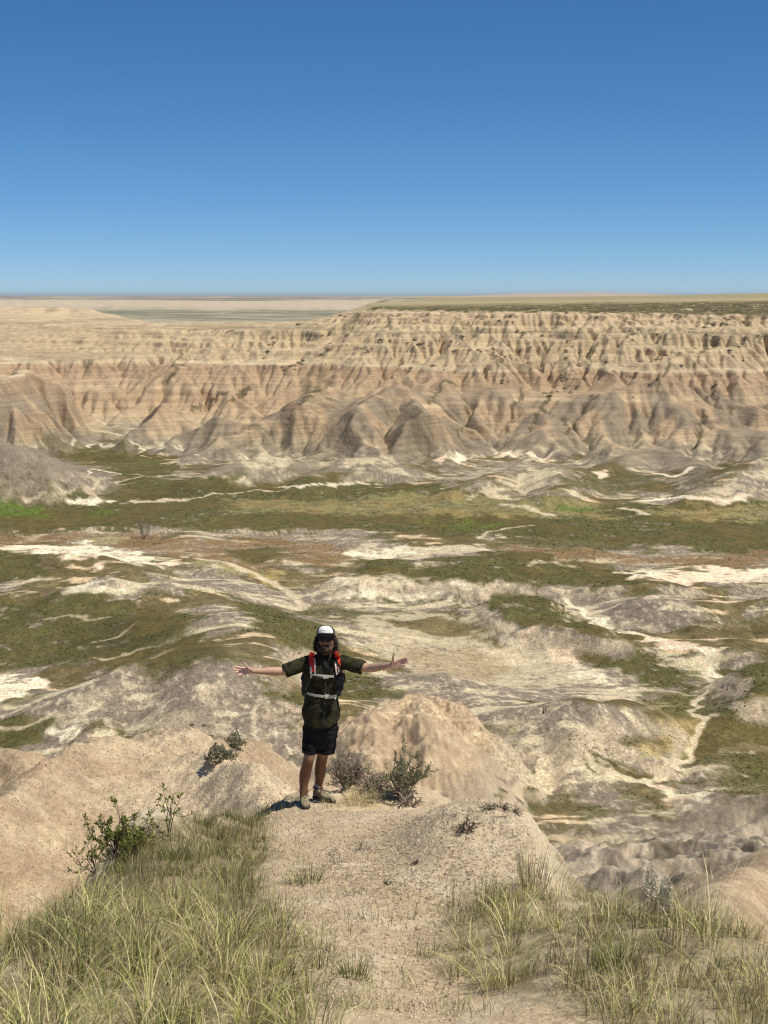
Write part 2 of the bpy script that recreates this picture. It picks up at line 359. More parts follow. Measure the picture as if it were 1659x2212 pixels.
# ------------------------------------------------------------------ the ridge in the foreground
FY = [-30, 0, 3, 5, 7.0, 7.8, 8.5, 9.2, 10.5, 11.5, 12.4, 13.5, 14.4, 15.4, 22]
FL = [-5, -2.6, -2.3, -2.1, -2.0, -1.95, -1.95, -1.98, -2.0, -1.95, -1.45, -1.15, -1.0, -.8, -.5]
FR = [6, 4.0, 3.2, 2.6, 2.1, 1.85, 1.42, 1.26, 1.22, 1.16, 1.02, .85, .62, .3, 0]
def FG(X, Y, detail=True):
    z = -1.6-.2428*Y
    z = np.where(Y > 13.8, -4.951-.02*(Y-13.8), z)
    z = np.where(Y < 0, -1.6-.06*Y, z)
    w = fbm(X/1.1, Y/1.1, 3, 91)*.35
    xl = np.interp(Y, FY, FL); xr = np.interp(Y, FY, FR)
    e = np.maximum(np.maximum(xl-X, X-xr), Y-14.75)+w*sst(16, 12, Y+X*0)+.0
    bump = .40*np.exp(-(np.abs((X-.78)/.62))**3-((Y-11.0)/1.3)**2)
    bump += .32*np.exp(-(np.abs((X+1.88)/.36))**3-(np.abs((Y-11.5)/.60))**3)+.15*np.exp(-((X+1.45)/.2)**2-((Y-12.3)/.3)**2)
    bump += .10*np.exp(-((X+.2)/.9)**2-((Y-12.7)/.8)**2)
    bump += .12*np.exp(-((X+1.4)/.7)**2-((Y-6.5)/1.6)**2)+.15*np.exp(-((X-1.5)/.7)**2-((Y-7.0)/.9)**2)
    bump -= .08*np.exp(-((X-.35)/.35)**2-((Y-7.5)/1.6)**2)
    z = z+bump
    soft = .30
    ee = np.maximum(e+soft, 0)
    z = z-np.where(ee < 2*soft, ee*ee/(4*soft)*1.15, (ee-soft)*1.15)
    z = z+fbm(X/.9, Y/.9, 3, 93)*.055
    if detail:
        z = z+fbm(X/.12, Y/.12, 3, 95)*.012+np.abs(pn(X/.045, Y/.045, 96))*.006
        mk = np.exp(-((X-.84)/.55)**4-((Y-10.9)/1.5)**4); z = z+mk*((.5-np.abs(pn(X/.11, Y/.13, 99)))*.022+fbm(X/.3, Y/.3, 3, 100)*.05)
        edge = sst(-.35, .3, e)
        z = z+edge*(fbm(X/.25, Y/.25, 4, 97)*.16+np.abs(pn(X/.09, Y/.09, 98))*.03)
    return z
def top(X, Y, detail=True):
    X = np.asarray(X, float); Y = np.asarray(Y, float)
    h, A = H(X, Y)
    f = FG(X, Y, detail)
    return np.where(Y < 40, np.maximum(h, f), h), A, f > h

def hit(pts, y0=8.0, y1=4000):
    """first point of the terrain behind each picture point"""
    ys = np.concatenate([np.arange(y0, 30, .05), np.exp(np.linspace(math.log(30), math.log(y1), 5200))])
    out = []
    for u, v in pts:
        d = ray(u, v); X = d[0]/d[1]*ys; Z = d[2]/d[1]*ys
        z, _, _ = top(X, ys, False)
        b = np.nonzero(z >= Z)[0]
        i = b[0] if len(b) else len(ys)-1
        out.append((X[i], ys[i], z[i]))
    return out

# ------------------------------------------------------------------ ground colours (albedo) laid out on the land itself
GREEN = (.112, .106, .044); OLIVE = (.078, .070, .032); LUSH = (.110, .165, .035); BROWN = (.25, .168, .09)
WHITE = (.82, .75, .61); CREAM = (.62, .53, .39); PURP = (.25, .208, .175); TAN = (.50, .37, .255); STRAW = (.34, .30, .15)
PAINT = [  # kind, colour, strength, edge (fraction of distance), outline in picture points
 ('p', GREEN, 1, .006, [(60,966),(200,963),(350,975),(400,1008),(360,1035),(450,1032),(600,1050),(760,1030),(900,1045),(1000,1052),(1060,1075),(1380,1088),(1500,1080),(1659,1080),(2100,1075),(2100,1212),(1659,1206),(1400,1175),(1200,1165),(1050,1155),(1000,1170),(900,1155),(720,1142),(300,1140),(-400,1143),(-400,1078),(200,1062),(270,1045),(215,1005)]),
 ('p', STRAW, .55, .01, [(500,1080),(900,1065),(1300,1090),(1300,1120),(900,1110),(500,1105)]),
 ('p', STRAW, .6, .008, [(1380,1100),(1659,1095),(1800,1095),(1800,1120),(1500,1125)]),
 ('p', OLIVE, .45, .006, [(200,1062),(480,1042),(560,1060),(430,1078),(200,1075)]),
 ('p', LUSH, .95, .003, [(-200,1096),(60,1098),(118,1108),(90,1120),(0,1116),(-200,1116)]),
 ('p', LUSH, .9, .002, [(175,1110),(200,1104),(240,1103),(257,1108),(230,1115),(190,1116)]),
 ('p', LUSH, .6, .004, [(930,1132),(990,1126),(1080,1132),(1060,1142),(980,1143)]),
 ('p', LUSH, .8, .002, [(1218,1100),(1245,1093),(1285,1096),(1270,1106),(1235,1107)]),
 ('p', BROWN, .9, .008, [(-300,1150),(300,1152),(420,1165),(600,1160),(740,1178),(790,1212),(700,1225),(610,1207),(560,1240),(480,1217),(330,1192),(200,1170),(-300,1172)]),
 ('p', STRAW, .9, .005, [(175,1158),(250,1160),(245,1172),(180,1170)]),
 ('p', GREEN, .9, .006, [(500,1192),(560,1182),(620,1188),(640,1203),(560,1215),(500,1208)]),
 ('p', STRAW, .9, .004, [(425,1205),(480,1215),(530,1232),(600,1235),(640,1270),(600,1275),(560,1252),(480,1235),(420,1215)]),
 ('p', BROWN, .55, .008, [(620,1240),(700,1240),(780,1230),(780,1245),(700,1262),(620,1262)]),
 ('p', BROWN, .95, .007, [(1080,1168),(1150,1182),(1300,1192),(1659,1192),(2000,1192),(2000,1218),(1659,1222),(1400,1218),(1250,1212),(1130,1200),(1060,1187)]),
 ('p', BROWN, .7, .004, [(1070,1192),(1140,1180),(1200,1190),(1150,1203)]),
 ('p', GREEN, .9, .006, [(1040,1180),(1100,1160),(1300,1165),(1360,1180),(1300,1190),(1200,1185),(1130,1178)]),
 ('p', GREEN, 1, .006, [(770,1198),(900,1215),(1060,1190),(1250,1222),(1430,1250),(1400,1282),(1300,1272),(1240,1262),(1050,1258),(850,1247),(760,1240)]),
 ('p', CREAM, .9, .004, [(745,1192),(800,1182),(900,1186),(1030,1178),(1045,1192),(950,1198),(880,1204),(760,1205)]),
 ('p', WHITE, .8, .003, [(745,1194),(830,1187),(920,1192),(880,1203),(760,1204)]),
 ('p', CREAM, .9, .004, [(895,1218),(930,1212),(945,1218),(930,1226),(900,1226)]),
 ('p', CREAM, .8, .003, [(1140,1216),(1210,1204),(1215,1209),(1150,1222)]),
 ('p', WHITE, .9, .004, [(-200,1182),(60,1180),(190,1170),(275,1190),(330,1208),(400,1222),(380,1228),(300,1216),(220,1216),(160,1200),(60,1190),(-200,1192)]),
 ('p', GREEN, 1, .006, [(-200,1192),(60,1196),(110,1212),(120,1235),(30,1258),(-200,1280)]),
 ('p', WHITE, .7, .004, [(180,1262),(240,1260),(270,1275),(210,1282),(120,1292),(10,1296),(20,1288),(120,1280)]),
 ('p', WHITE, .7, .003, [(0,1302),(18,1305),(15,1312),(0,1312)]),
 ('p', GREEN, 1, .007, [(-300,1298),(250,1287),(340,1312),(430,1330),(400,1358),(500,1392),(470,1432),(380,1450),(300,1450),(200,1425),(100,1440),(-300,1448)]),
 ('p', OLIVE, .5, .012, [(130,1350),(260,1345),(330,1380),(260,1420),(150,1400)]),
 ('p', OLIVE, .4, .012, [(380,1410),(480,1400),(480,1440),(380,1445)]),
 ('p', GREEN, 1, .006, [(500,1292),(600,1312),(700,1355),(760,1400),(775,1440),(855,1480),(840,1500),(760,1512),(640,1520),(560,1500),(590,1460),(640,1440),(610,1400),(545,1340)]),
 ('p', GREEN, .8, .006, [(600,1300),(740,1302),(770,1320),(900,1325),(930,1340),(780,1350),(660,1330)]),
 ('p', WHITE, 1, .003, [(-200,1450),(40,1462),(110,1464),(100,1485),(40,1508),(-200,1540)]),
 ('p', WHITE, .9, .002, [(110,1585),(128,1570),(150,1565),(188,1570),(165,1590),(125,1606)]),
 ('p', GREEN, 1, .005, [(-200,1540),(60,1535),(125,1560),(100,1605),(30,1615),(-200,1590)]),
 ('p', GREEN, 1, .004, [(150,1602),(200,1575),(340,1548),(360,1560),(280,1585)]),
 ('p', CREAM, .95, .008, [(690,1262),(850,1252),(1050,1268),(1230,1275),(1250,1300),(1180,1290),(1100,1283),(1020,1290),(900,1283),(740,1275)]),
 ('p', WHITE, .7, .006, [(700,1265),(820,1272),(980,1276),(990,1284),(840,1283),(720,1278)]),
 ('p', CREAM, .75, .008, [(780,1330),(900,1318),(1000,1340),(1060,1370),(1180,1400),(1250,1425),(1350,1480),(1450,1505),(1400,1540),(1320,1510),(1200,1475),(1000,1470),(900,1455),(790,1400)]),
 ('p', WHITE, .6, .006, [(1010,1345),(1080,1350),(1180,1382),(1290,1440),(1380,1500),(1330,1490),(1200,1420),(1080,1375)]),
 ('p', GREEN, .85, .005, [(830,1340),(940,1335),(1010,1350),(1110,1385),(1080,1392),(960,1370),(860,1360)]),
 ('p', GREEN, 1, .004, [(1180,1396),(1290,1400),(1400,1410),(1460,1440),(1530,1480),(1480,1492),(1400,1477),(1330,1442),(1240,1422)]),
 ('p', BROWN, .5, .006, [(880,1390),(1020,1400),(1100,1430),(1080,1470),(1000,1470),(880,1440)]),
 ('p', GREEN, 1, .003, [(1036,1300),(1100,1285),(1190,1288),(1217,1318),(1230,1335),(1330,1350),(1390,1370),(1398,1380),(1300,1368),(1180,1350),(1120,1345),(1050,1324)]),
 ('p', WHITE, .9, .004, [(1330,1238),(1400,1232),(1500,1224),(1659,1228),(2000,1230),(2000,1262),(1659,1260),(1500,1258),(1400,1252)]),
 ('p', GREEN, .9, .003, [(1440,1232),(1500,1226),(1530,1234),(1480,1240)]),
 ('p', OLIVE, .7, .005, [(1440,1352),(1530,1342),(1659,1362),(1659,1372),(1530,1362)]),
 ('p', GREEN, 1, .003, [(1562,1434),(1575,1462),(1596,1512),(1659,1514),(1900,1522),(1900,1443),(1659,1444),(1620,1433)]),
 ('p', GREEN, 1, .005, [(1520,1540),(1659,1575),(1850,1580),(1850,1620),(1659,1612),(1560,1580)]),
 ('p', GREEN, 1, .005, [(1560,1640),(1659,1632),(1850,1640),(1850,1715),(1659,1700),(1600,1685)]),
 ('p', GREEN, .85, .008, [(1380,1500),(1480,1480),(1560,1500),(1659,1540),(1850,1560),(1850,1720),(1600,1720),(1540,1660),(1440,1640),(1360,1600),(1400,1550)]),
 ('p', STRAW, .8, .005, [(1400,1520),(1500,1510),(1505,1560),(1490,1610),(1440,1650),(1380,1640),(1440,1590)]),
 ('p', GREEN, .9, .004, [(1440,1500),(1498,1512),(1500,1545),(1470,1562),(1420,1555)]),
 ('p', GREEN, .9, .003, [(1088,1640),(1110,1626),(1160,1624),(1158,1640),(1120,1664),(1086,1655)]),
 ('p', GREEN, 1, .002, [(1185,1634),(1215,1631),(1310,1643),(1316,1650),(1250,1655),(1195,1648)]),
 ('p', GREEN, .9, .002, [(1330,1652),(1380,1668),(1470,1682),(1450,1695),(1390,1690),(1330,1668)]),
 ('p', GREEN, .9, .003, [(1060,1726),(1120,1714),(1190,1716),(1180,1726),(1100,1736)]),
 ('p', OLIVE, .7, .004, [(1000,1650),(1060,1660),(1110,1680),(1060,1685),(990,1670)]),
 ('p', OLIVE, .7, .004, [(1310,1575),(1400,1585),(1440,1605),(1380,1612),(1300,1595)]),
 ('p', OLIVE, .6, .005, [(1400,1750),(1500,1755),(1580,1790),(1480,1785)]),
 ('p', OLIVE, .6, .006, [(1180,1845),(1280,1850),(1330,1862),(1250,1872),(1190,1860)]),
 ('p', WHITE, .8, .004, [(1395,1685),(1440,1690),(1520,1715),(1545,1745),(1480,1735),(1420,1705)]),
 ('p', PURP, .85, .012, [(-300,950),(30,952),(115,985),(200,1022),(235,1050),(100,1072),(-300,1085)]),
 ('l', CREAM, .7, .8, [(120,1003),(160,1015),(205,1040),(215,1052)]),
 # darker growth on the foothills and the wall
 ('p', OLIVE, .75, .008, [(650,835),(690,822),(710,850),(690,890),(655,880)]),
 ('p', OLIVE, .8, .008, [(620,890),(650,880),(660,930),(650,960),(625,930)]),
 ('p', OLIVE, .7, .010, [(860,890),(900,885),(940,930),(935,960),(905,985),(870,960)]),
 ('p', OLIVE, .7, .006, [(430,1010),(500,965),(590,905),(600,915),(520,975),(440,1015)]),
 ('p', OLIVE, .5, .006, [(740,960),(800,900),(840,850),(850,860),(810,920),(760,975)]),
 ('p', OLIVE, .55, .008, [(1460,1040),(1560,1000),(1600,1010),(1500,1055)]),
 ('p', GREEN, .8, .006, [(1210,1040),(1290,1005),(1400,1025),(1440,1045),(1380,1065),(1260,1062)]),
 ('p', CREAM, .85, .006, [(520,1015),(580,985),(620,980),(625,1000),(560,1020)]),
 ('p', CREAM, .85, .006, [(690,1005),(760,970),(830,985),(850,1005),(780,1015)]),
 ('p', CREAM, .9, .005, [(1050,1055),(1160,1010),(1205,1012),(1190,1045),(1120,1065),(1000,1070)]),
 ('p', CREAM, .85, .006, [(1500,1070),(1540,1050),(1600,1040),(1610,1075),(1540,1082)]),
 ('l', WHITE, .95, 1.3, [(0,950),(30,955),(60,955),(85,953),(130,947)]),
 ('l', WHITE, .8, .7, [(160,955),(200,960),(290,963),(360,965),(400,965)]),
 ('l', WHITE, .9, 1.6, [(945,990),(955,996),(1000,985),(985,996)]),
 ('l', WHITE, .9, 1.3, [(1075,980),(1110,984),(1150,984),(1190,982)]),
 ('l', WHITE, .9, 1.5, [(1285,1020),(1310,1026),(1300,1035)]),
 ('l', WHITE, .9, 1.4, [(1420,1024),(1460,1030),(1490,1012)]),
 ('l', WHITE, .9, 1.6, [(1390,1082),(1440,1076),(1500,1078),(1545,1083),(1600,1076),(1612,1068)]),
 ('l', WHITE, .8, .9, [(600,1052),(650,1055),(700,1045),(760,1040),(830,1048)]),
 ('l', WHITE, .7, .7, [(400,1078),(480,1068),(560,1058),(620,1056)]),
 ('l', WHITE, .9, 1.8, [(160,1085),(200,1088),(240,1082)]),
 ('l', CREAM, .9, 2.0, [(285,1082),(330,1084),(400,1082)]),
 ('l', CREAM, .8, .6, [(60,1082),(140,1072),(200,1055),(260,1040),(310,1028),(420,1026)]),
 ('l', WHITE, .8, .8, [(130,1005),(200,1012),(262,1025)]),
 ('l', CREAM, .8, .5, [(600,1010),(640,990),(700,970),(760,950)]),
 ('l', CREAM, .8, 1.6, [(350,1002),(375,998),(385,1000)]),
 ('l', CREAM, .8, 1.0, [(300,985),(345,984)]),
 ('l', CREAM, .9, 1.2, [(1090,1090),(1110,1094),(1150,1100),(1185,1112)]),
 ('l', CREAM, .9, 1.5, [(1350,1098),(1375,1102),(1400,1112)]),
 ('l', CREAM, .8, .6, [(1035,1165),(1050,1150),(1090,1142),(1150,1136)]),
 ('l', CREAM, .5, .7, [(100,1340),(150,1336),(240,1330)]),
 ('l', CREAM, .6, .6, [(200,1390),(260,1375),(285,1355)]),
 ('l', CREAM, .6, .5, [(220,1420),(300,1405),(370,1375),(420,1340)]),
 ('l', CREAM, .6, .5, [(0,1578),(60,1565),(160,1540)]),
 ('l', CREAM, .9, 1.2, [(400,1205),(470,1215),(530,1230),(560,1245),(600,1262),(640,1290),(655,1310),(640,1318),(600,1305)]),
 ('l', WHITE, .9, .9, [(1230,1300),(1290,1342),(1400,1384),(1520,1417),(1659,1454),(1850,1500)]),
 ('l', WHITE, .7, 1.2, [(1380,1385),(1420,1380),(1500,1400)]),
 ('l', CREAM, .95, .6, [(1560,1400),(1530,1440),(1540,1475),(1512,1505),(1502,1530),(1512,1560),(1497,1600),(1492,1640),(1470,1676),(1400,1685)]),
 ('l', CREAM, .95, .6, [(1470,1676),(1400,1685),(1320,1665),(1210,1626),(1168,1640),(1165,1665),(1200,1690),(1190,1712),(1120,1717)]),
 ('l', CREAM, .8, .4, [(1512,1505),(1440,1490),(1380,1480)]),
 ('l', CREAM, .8, .6, [(1000,1300),(1050,1350),(1120,1375),(1200,1400)]),
 ('l', (.13,.105,.06), .85, .8, [(539,838),(500,868),(466,895),(425,926)]),
 ('l', (.13,.105,.06), .8, .7, [(492,848),(450,872),(414,894)]),
 ('l', (.13,.105,.06), .85, .8, [(399,748),(383,777),(378,796),(367,822)]),
 ('l', (.13,.105,.06), .8, .6, [(410,771),(385,795),(362,820)]),
 ('l', (.13,.105,.06), .7, .6, [(336,796),(322,808),(308,822)]),
 ('l', (.14,.115,.07), .8, .45, [(405,716),(480,714),(560,716),(625,717)]),
 ('l', (.13,.105,.06), .85, .9, [(1194,847),(1174,887),(1139,937)]), ('l', (.13,.105,.06), .85, .9, [(1294,852),(1259,897),(1224,937)]),
 ('l', (.13,.105,.06), .8, .8, [(1134,837),(1110,890),(1089,932)]), ('l', (.13,.105,.06), .85, .9, [(1521,892),(1512,930),(1504,967)]),
 ('l', (.13,.105,.06), .8, 1.2, [(924,867),(949,832),(979,822)]), ('l', (.13,.105,.06), .8, .8, [(1014,902),(1000,925),(989,942)]),
 ('l', (.13,.105,.06), .8, .9, [(1419,842),(1440,800),(1465,760)]), ('l', (.13,.105,.06), .8, 1.0, [(1344,697),(1370,684),(1404,672)]),
 ('l', (.13,.105,.06), .7, 1.0, [(1269,772),(1290,750),(1309,727)]), ('l', (.13,.105,.06), .7, .9, [(1079,790),(1070,770),(1062,755)]),
 ('l', (.13,.105,.06), .7, .9, [(1500,790),(1530,750),(1560,725)]), ('l', (.13,.105,.06), .7, .9, [(1180,760),(1150,800),(1140,830)]),
 ('l', (.14,.115,.07), .75, .5, [(1470,678),(1560,684),(1659,688)]), ('l', (.14,.115,.07), .7, .5, [(1150,783),(1250,790),(1380,786)]),
]
PB = []
for kind, c, s, e, pts in PAINT:
    P = hit(pts); dist = float(np.mean([p[1] for p in P]))
    PB.append((kind, np.array(c), s, e*dist if kind == 'p' else e, P, dist))

# where the grass of the foreground grows
def fhit(u, v):
    return np.array(hit([(u, v)], 2.5, 40)[0])
LEFT = [(-500,2500),(-400,2090),(0,2050),(60,2015),(110,1962),(150,1920),(200,1885),(260,1835),(330,1800),(400,1775),(480,1755),(560,1745),(578,1760),(570,1800),(560,1870),(585,1940),(625,2000),(680,2070),(700,2130),(690,2230),(640,2500)]
RIGHT = [(905,1998),(960,1965),(1050,1945),(1130,1915),(1180,1925),(1225,1958),(1270,1915),(1400,1920),(1659,1935),(2000,1960),(2200,2500),(1350,2500),(1320,2210),(1150,2160),(1010,2140),(945,2075)]
def wpoly(P): return [tuple(fhit(u, v)) if v <= 2300 else tuple(at_y(u, v, 3.6)) for u, v in P]
LEFTW = wpoly(LEFT); RIGHTW = wpoly(RIGHT)
BANDS = [(-72,(0.504,0.418,0.302)),(-67,(0.504,0.418,0.293)),(-63,(0.468,0.373,0.260)),(-59,(0.450,0.341,0.236)),(-53,(0.414,0.305,0.213)),(-50,(0.423,0.314,0.217)),(-49,(0.522,0.418,0.293)),(-47.5,(0.450,0.341,0.236)),(-43,(0.414,0.305,0.213)),
 (-39,(0.396,0.291,0.203)),(-37.2,(0.414,0.309,0.217)),(-36.4,(0.594,0.500,0.359)),(-35,(0.486,0.391,0.274)),(-33,(0.432,0.345,0.241)),(-31,(0.522,0.418,0.293)),(-28,(0.450,0.355,0.246)),(-26,(0.522,0.427,0.293)),(-23,(0.450,0.355,0.246)),
 (-20.6,(0.522,0.423,0.293)),(-19.6,(0.324,0.264,0.189)),(-18.4,(0.513,0.418,0.288)),(-15,(0.549,0.432,0.302)),(-12,(0.504,0.391,0.274)),(-9,(0.558,0.441,0.312)),(0,(0.540,0.427,0.312))]
def strata(z):
    zs = [b[0] for b in BANDS]
    return np.stack([np.interp(z, zs, [b[1][k] for b in BANDS]) for k in range(3)], -1)
def mixc(C, col, m):
    m = np.clip(m, 0, 1)[..., None]; return C*(1-m)+np.asarray(col)*m
def colour(X, Y, Z, A, nz, fgm):
    """albedo of every terrain vertex"""
    n1 = fbm(X/30, Y/30, 4, 101); n2 = fbm(X/7, Y/7, 4, 103); n3 = fbm(X/1.8, Y/1.8, 3, 105)
    st = fbm(X/8+n1, Y/5, 5, 107, g=.62)
    # valley floor: mauve clay, pale crust and thin grass
    C = np.zeros(X.shape+(3,))+np.array(PURP)
    C = mixc(C, (.43,.365,.285), sst(.0, .35, st+n2*.6)*.8)
    s2 = fbm(X/1.1+Y/7, Y/2.6-X/9, 5, 108, g=.68)
    C = mixc(C, (.59,.51,.39), sst(.08, .30, s2+.35*st)*.75*sst(700, 500, Y)); C = mixc(C, (.19,.155,.12), sst(-.05, -.3, s2)*.5*sst(700, 500, Y))
    C = mixc(C, (.64,.55,.41), sst(.2, .42, n2+.5*st)*.7)
    C = mixc(C, (.27,.235,.18), sst(460, 520, Y)*sst(-68.5, -66, Z)*sst(-.35, .1, n1+.5*n2)*.75)
    C = mixc(C, GREEN, sst(-.08, .12, n1+.35*n2)*.85*sst(.90, .96, nz))
    C = mixc(C, (.66,.58,.42), sst(.12, .26, fbm(X/16, Y/6, 5, 109, g=.6))*.8)
    flow = sst(1.3, 2.6, A)*sst(60, 150, Y)
    C = mixc(C, (.64,.55,.42), flow*.4*(Z < -58))
    # strata on the wall and the near spurs
    zz = Z+fbm(X/80, Y/80, 2, 111)*2.0+fbm(X/6, Y/6, 2, 113)*.35
    B = strata(zz)*(1+.11*pn(X/200, zz/.55, 115)+.10*pn(X/120, zz/.22, 116))[..., None]
    wall = sst(-67.5, -62, Z+n1*3)*sst(560, 620, Y)
    leftpale = sst(900, 1150, Y)*.25
    B = mixc(B, (.56,.47,.36), leftpale)
    C = mixc(C, (0,0,0), wall)+B*wall[..., None]
    # foothill crests: mauve skin, with the pale clay in the gullies
    foot = sst(520, 560, Y)*sst(740, 690, Y)*sst(-69.3, -66, Z)*sst(-36, -48, Z+n2*8)*sst(-.22, .08, fbm(X/22, Y/22, 3, 117)+.2*n2)
    C = mixc(C, (.25,.21,.165), foot*.8)
    # thin dark growth on the ledges high up
    up = sst(-30, -12, Z)*(Y > 600)*(Y < 1400)
    U = 829.5+F*X/Y
    veg = sst(.12, .32, fbm(X/6, Y/6, 3, 121)+.22*fbm(X/30, Y/30, 2, 123))*up*sst(300, 900, U)
    C = mixc(C, (.17,.15,.085), veg*.75)
    gul = sst(1.7, 2.5, A)*sst(-66, -60, Z)*(Y > 600)*(Y < 1300)
    C = mixc(C, (.25,.19,.13), gul*.55)
    # grass on the plateau
    pth = np.interp(U, [700, 1100, 1659], [-8.9, -9.3, -10.9]); plat = sst(0, 1.0, Z+n2*1.5+n3*.6-pth)*sst(780, 795, Y)*sst(640, 760, U)*sst(1250, 1000, Y)
    C = mixc(C, (.105,.098,.05), plat*.95*sst(-.8, -.2, n3+n2))
    pl2 = sst(900, 1100, Y)*sst(700, 800, U)*sst(-12, -8, Z)
    C = mixc(C, (.31,.28,.16), pl2*.9*(.55+.45*sst(-.2, .3, fbm(X/300, Y/60, 3, 125))))
    far = sst(1500, 2000, Y)
    Fc = np.zeros_like(C)+np.array((.20,.20,.15)); Fc = mixc(Fc, (.36,.33,.25), sst(-.15, .2, fbm(X/260, Y/260, 5, 127, g=.65)))
    Fc = mixc(Fc, (.52,.43,.34), sst(-54, -46, Z)*sst(5200, 6200, Y)*sst(-17, -24, Z))
    Fc = mixc(Fc, (.50,.44,.34), sst(-.0, .3, fbm(X/700, Y/250, 3, 129))*sst(4500, 3200, Y)*.7)
    Rf = Y+fbm(X/900, Y/900, 5, 71)*500
    Fc = mixc(Fc, (.50,.43,.35), sst(6150, 6350, Rf)*(.75+.25*pn(X/60, Y/4000, 128)))
    Fc = mixc(Fc, (.19,.19,.17), sst(6900, 7400, Rf)*sst(1150, 900, U)*sst(-.15, .05, fbm(X/3000, Y/1500, 3, 130)))
    Fc = mixc(Fc, (.31,.28,.17), sst(850, 950, U)*sst(9000, 6000, Y))
    Fc = mixc(Fc, (.45,.36,.30), sst(9500, 12000, Y)*sst(800, 900, U)*(.6+.4*sst(-.1,.2,fbm(X/900, Y/900, 3, 131))))
    C = mixc(C, (0,0,0), far)+Fc*far[..., None]
    # painted patches
    wx = fbm(X/8, Y/8, 3, 133); wy = fbm(X/8, Y/8, 3, 135)
    for kind, c, s, e, P, dist in PB:
        k = dist/300
        x0, x1, y0, y1 = bb(P, max(8*k, 5)); m = (X > x0) & (X < x1) & (Y > y0) & (Y < y1) & ~fgm
        if not m.any(): continue
        xx = X[m]+wx[m]*5*k; yy = Y[m]+wy[m]*7*k
        if kind == 'p':
            w = sst(-e*1.0, e*1.0, in_poly(xx, yy, P)+n3[m]*e*1.2+n2[m]*e*1.2)
        else:
            q_ = 1.6 if dist > 320 or c[0] < .2 else 3.4; d, _ = seg_dist(X[m]+wx[m]*q_*k, Y[m]+wy[m]*q_*1.5*k, P); w = sst(e*1.5, e*.6, d+n3[m]*e*.8+n2[m]*e)*(1 if c[0] < .2 else sst(-64, -67, Z[m]))
        w = w*s
        if np.allclose(c, GREEN) or np.allclose(c, OLIVE):
            w = w*sst(-.75, -.25, n2[m]+n1[m]*.4+.5*n3[m])
            if dist > 200: w = w*(.55+.45*sst(.80, .92, nz[m]))
        elif np.allclose(c, BROWN): w = w*(.45+.55*sst(-.3, .2, n2[m]+.6*n3[m]))
        elif kind == 'p': w = w*sst(-.7, -.05, n2[m]+.8*n3[m]+.4*n1[m])
        C[m] = mixc(C[m], c, w)
    g = (C[..., 1] > C[..., 0]*.88) & (Y < 700)
    C = C*np.where(g, 1+.35*n2+.35*n3, 1)[..., None]
    C = np.where((g & (n1 > .1))[..., None], C*np.array([1.10,.98,.95]), C)
    vd = (Y > 150) & (Y < 620)
    C = C*np.where(vd, 1+.30*fbm(X/.9+Y/6, Y/1.6, 4, 137)+.18*fbm(X/4, Y/4, 3, 139), 1)[..., None]
    # steep pale banks in the valley
    bank = sst(.90, .74, nz)*(Y > 170)*(Y < 560)*sst(-60, -64, Z)
    C = mixc(C, (.50,.42,.32), bank*.85)
    # near clay spurs
    near = np.maximum(sst(190, 166, Y+n1*8), sst(168, 178, Y)*sst(228, 218, Y)*sst(1130, 1060, U+n2*30)*sst(560, 640, U)*sst(-65, -60.5, Z+n2*3))*(1-fgm)
    nc = np.zeros_like(C)+np.array((.44,.335,.24)); nc = mixc(nc, (.60,.49,.35), sst(-.1, .3, n3*.6+.6*n2)*.7); nc = mixc(nc, (.42,.31,.21), sst(.05, .4, fbm(X/5, Y/5, 3, 141))*.6)
    pale = np.exp(-((X+5.5)/4.5)**2-((Y-54)/9)**2); nc = mixc(nc, (.66,.56,.42), np.clip(pale*1.3+n3*.5, 0, 1)*.85)
    strk = fbm(X/2.2-Y/7, Y/6, 5, 143, g=.65)
    mau = mixc(np.zeros_like(C)+np.array((.28,.235,.20)), (.54,.46,.37), sst(-.25, .3, strk)); mau = mixc(mau, (.17,.145,.10), sst(.08, .3, fbm(X/6, Y/8, 4, 145))*.8); mau = mixc(mau, (.40,.285,.205), sst(55, 30, Y+n1*20)*.75)
    nc = nc*(1+.22*fbm(X/.45, Y/.7, 4, 146)+.16*fbm(X/1.6+Y/8, Y/3, 3, 147))[..., None]; mau = mau*(1+.25*fbm(X/.5, Y/.9, 4, 148))[..., None]
    right = sst(930, 1100, U+n1*60)*sst(36, 62, Y+n2*8)
    low = sst(.0, .35, n1+.3*n2)*sst(90, 130, Y)*.8
    L2 = sst(168, 178, Y)*sst(228, 218, Y)*sst(1160, 1080, U+n2*30)*sst(-65, -60.5, Z+n2*3)
    w = np.clip(np.maximum(right, low)*(1-L2), 0, 1)
    NC = nc*(1-w[..., None])+mau*w[..., None]
    C = mixc(C, (0,0,0), near)+NC*near[..., None]
    # foreground ridge
    f = np.zeros_like(C)+np.array((.64,.515,.37)); f = mixc(f, (.72,.61,.465), sst(-.1, .4, fbm(X/.5, Y/.5, 4, 151))); f = mixc(f, (.44,.34,.24), sst(.1, .5, fbm(X/.16, Y/.16, 3, 153))*.55)
    f = mixc(f, (.72,.62,.47), sst(.08, .3, X-np.interp(Y, FY, FR)+.35)*.5*(Y > 8.2)+.9*np.exp(-((X+1.85)/.45)**2-((Y-11.3)/1.1)**2)+.6*np.exp(-((X-.9)/.55)**2-((Y-10.9)/1.3)**2))
    if fgm.any():
        for P in (LEFTW, RIGHTW):
            w = np.zeros(X.shape); w[fgm] = sst(-.12, .12, in_poly(X[fgm], Y[fgm], P)+fbm(X[fgm]/.35, Y[fgm]/.35, 3, 161)*.35)
            f = mixc(f, (.30,.25,.17), w*(.45+.5*sst(-.2, .2, fbm(X/.2, Y/.2, 3, 163))))
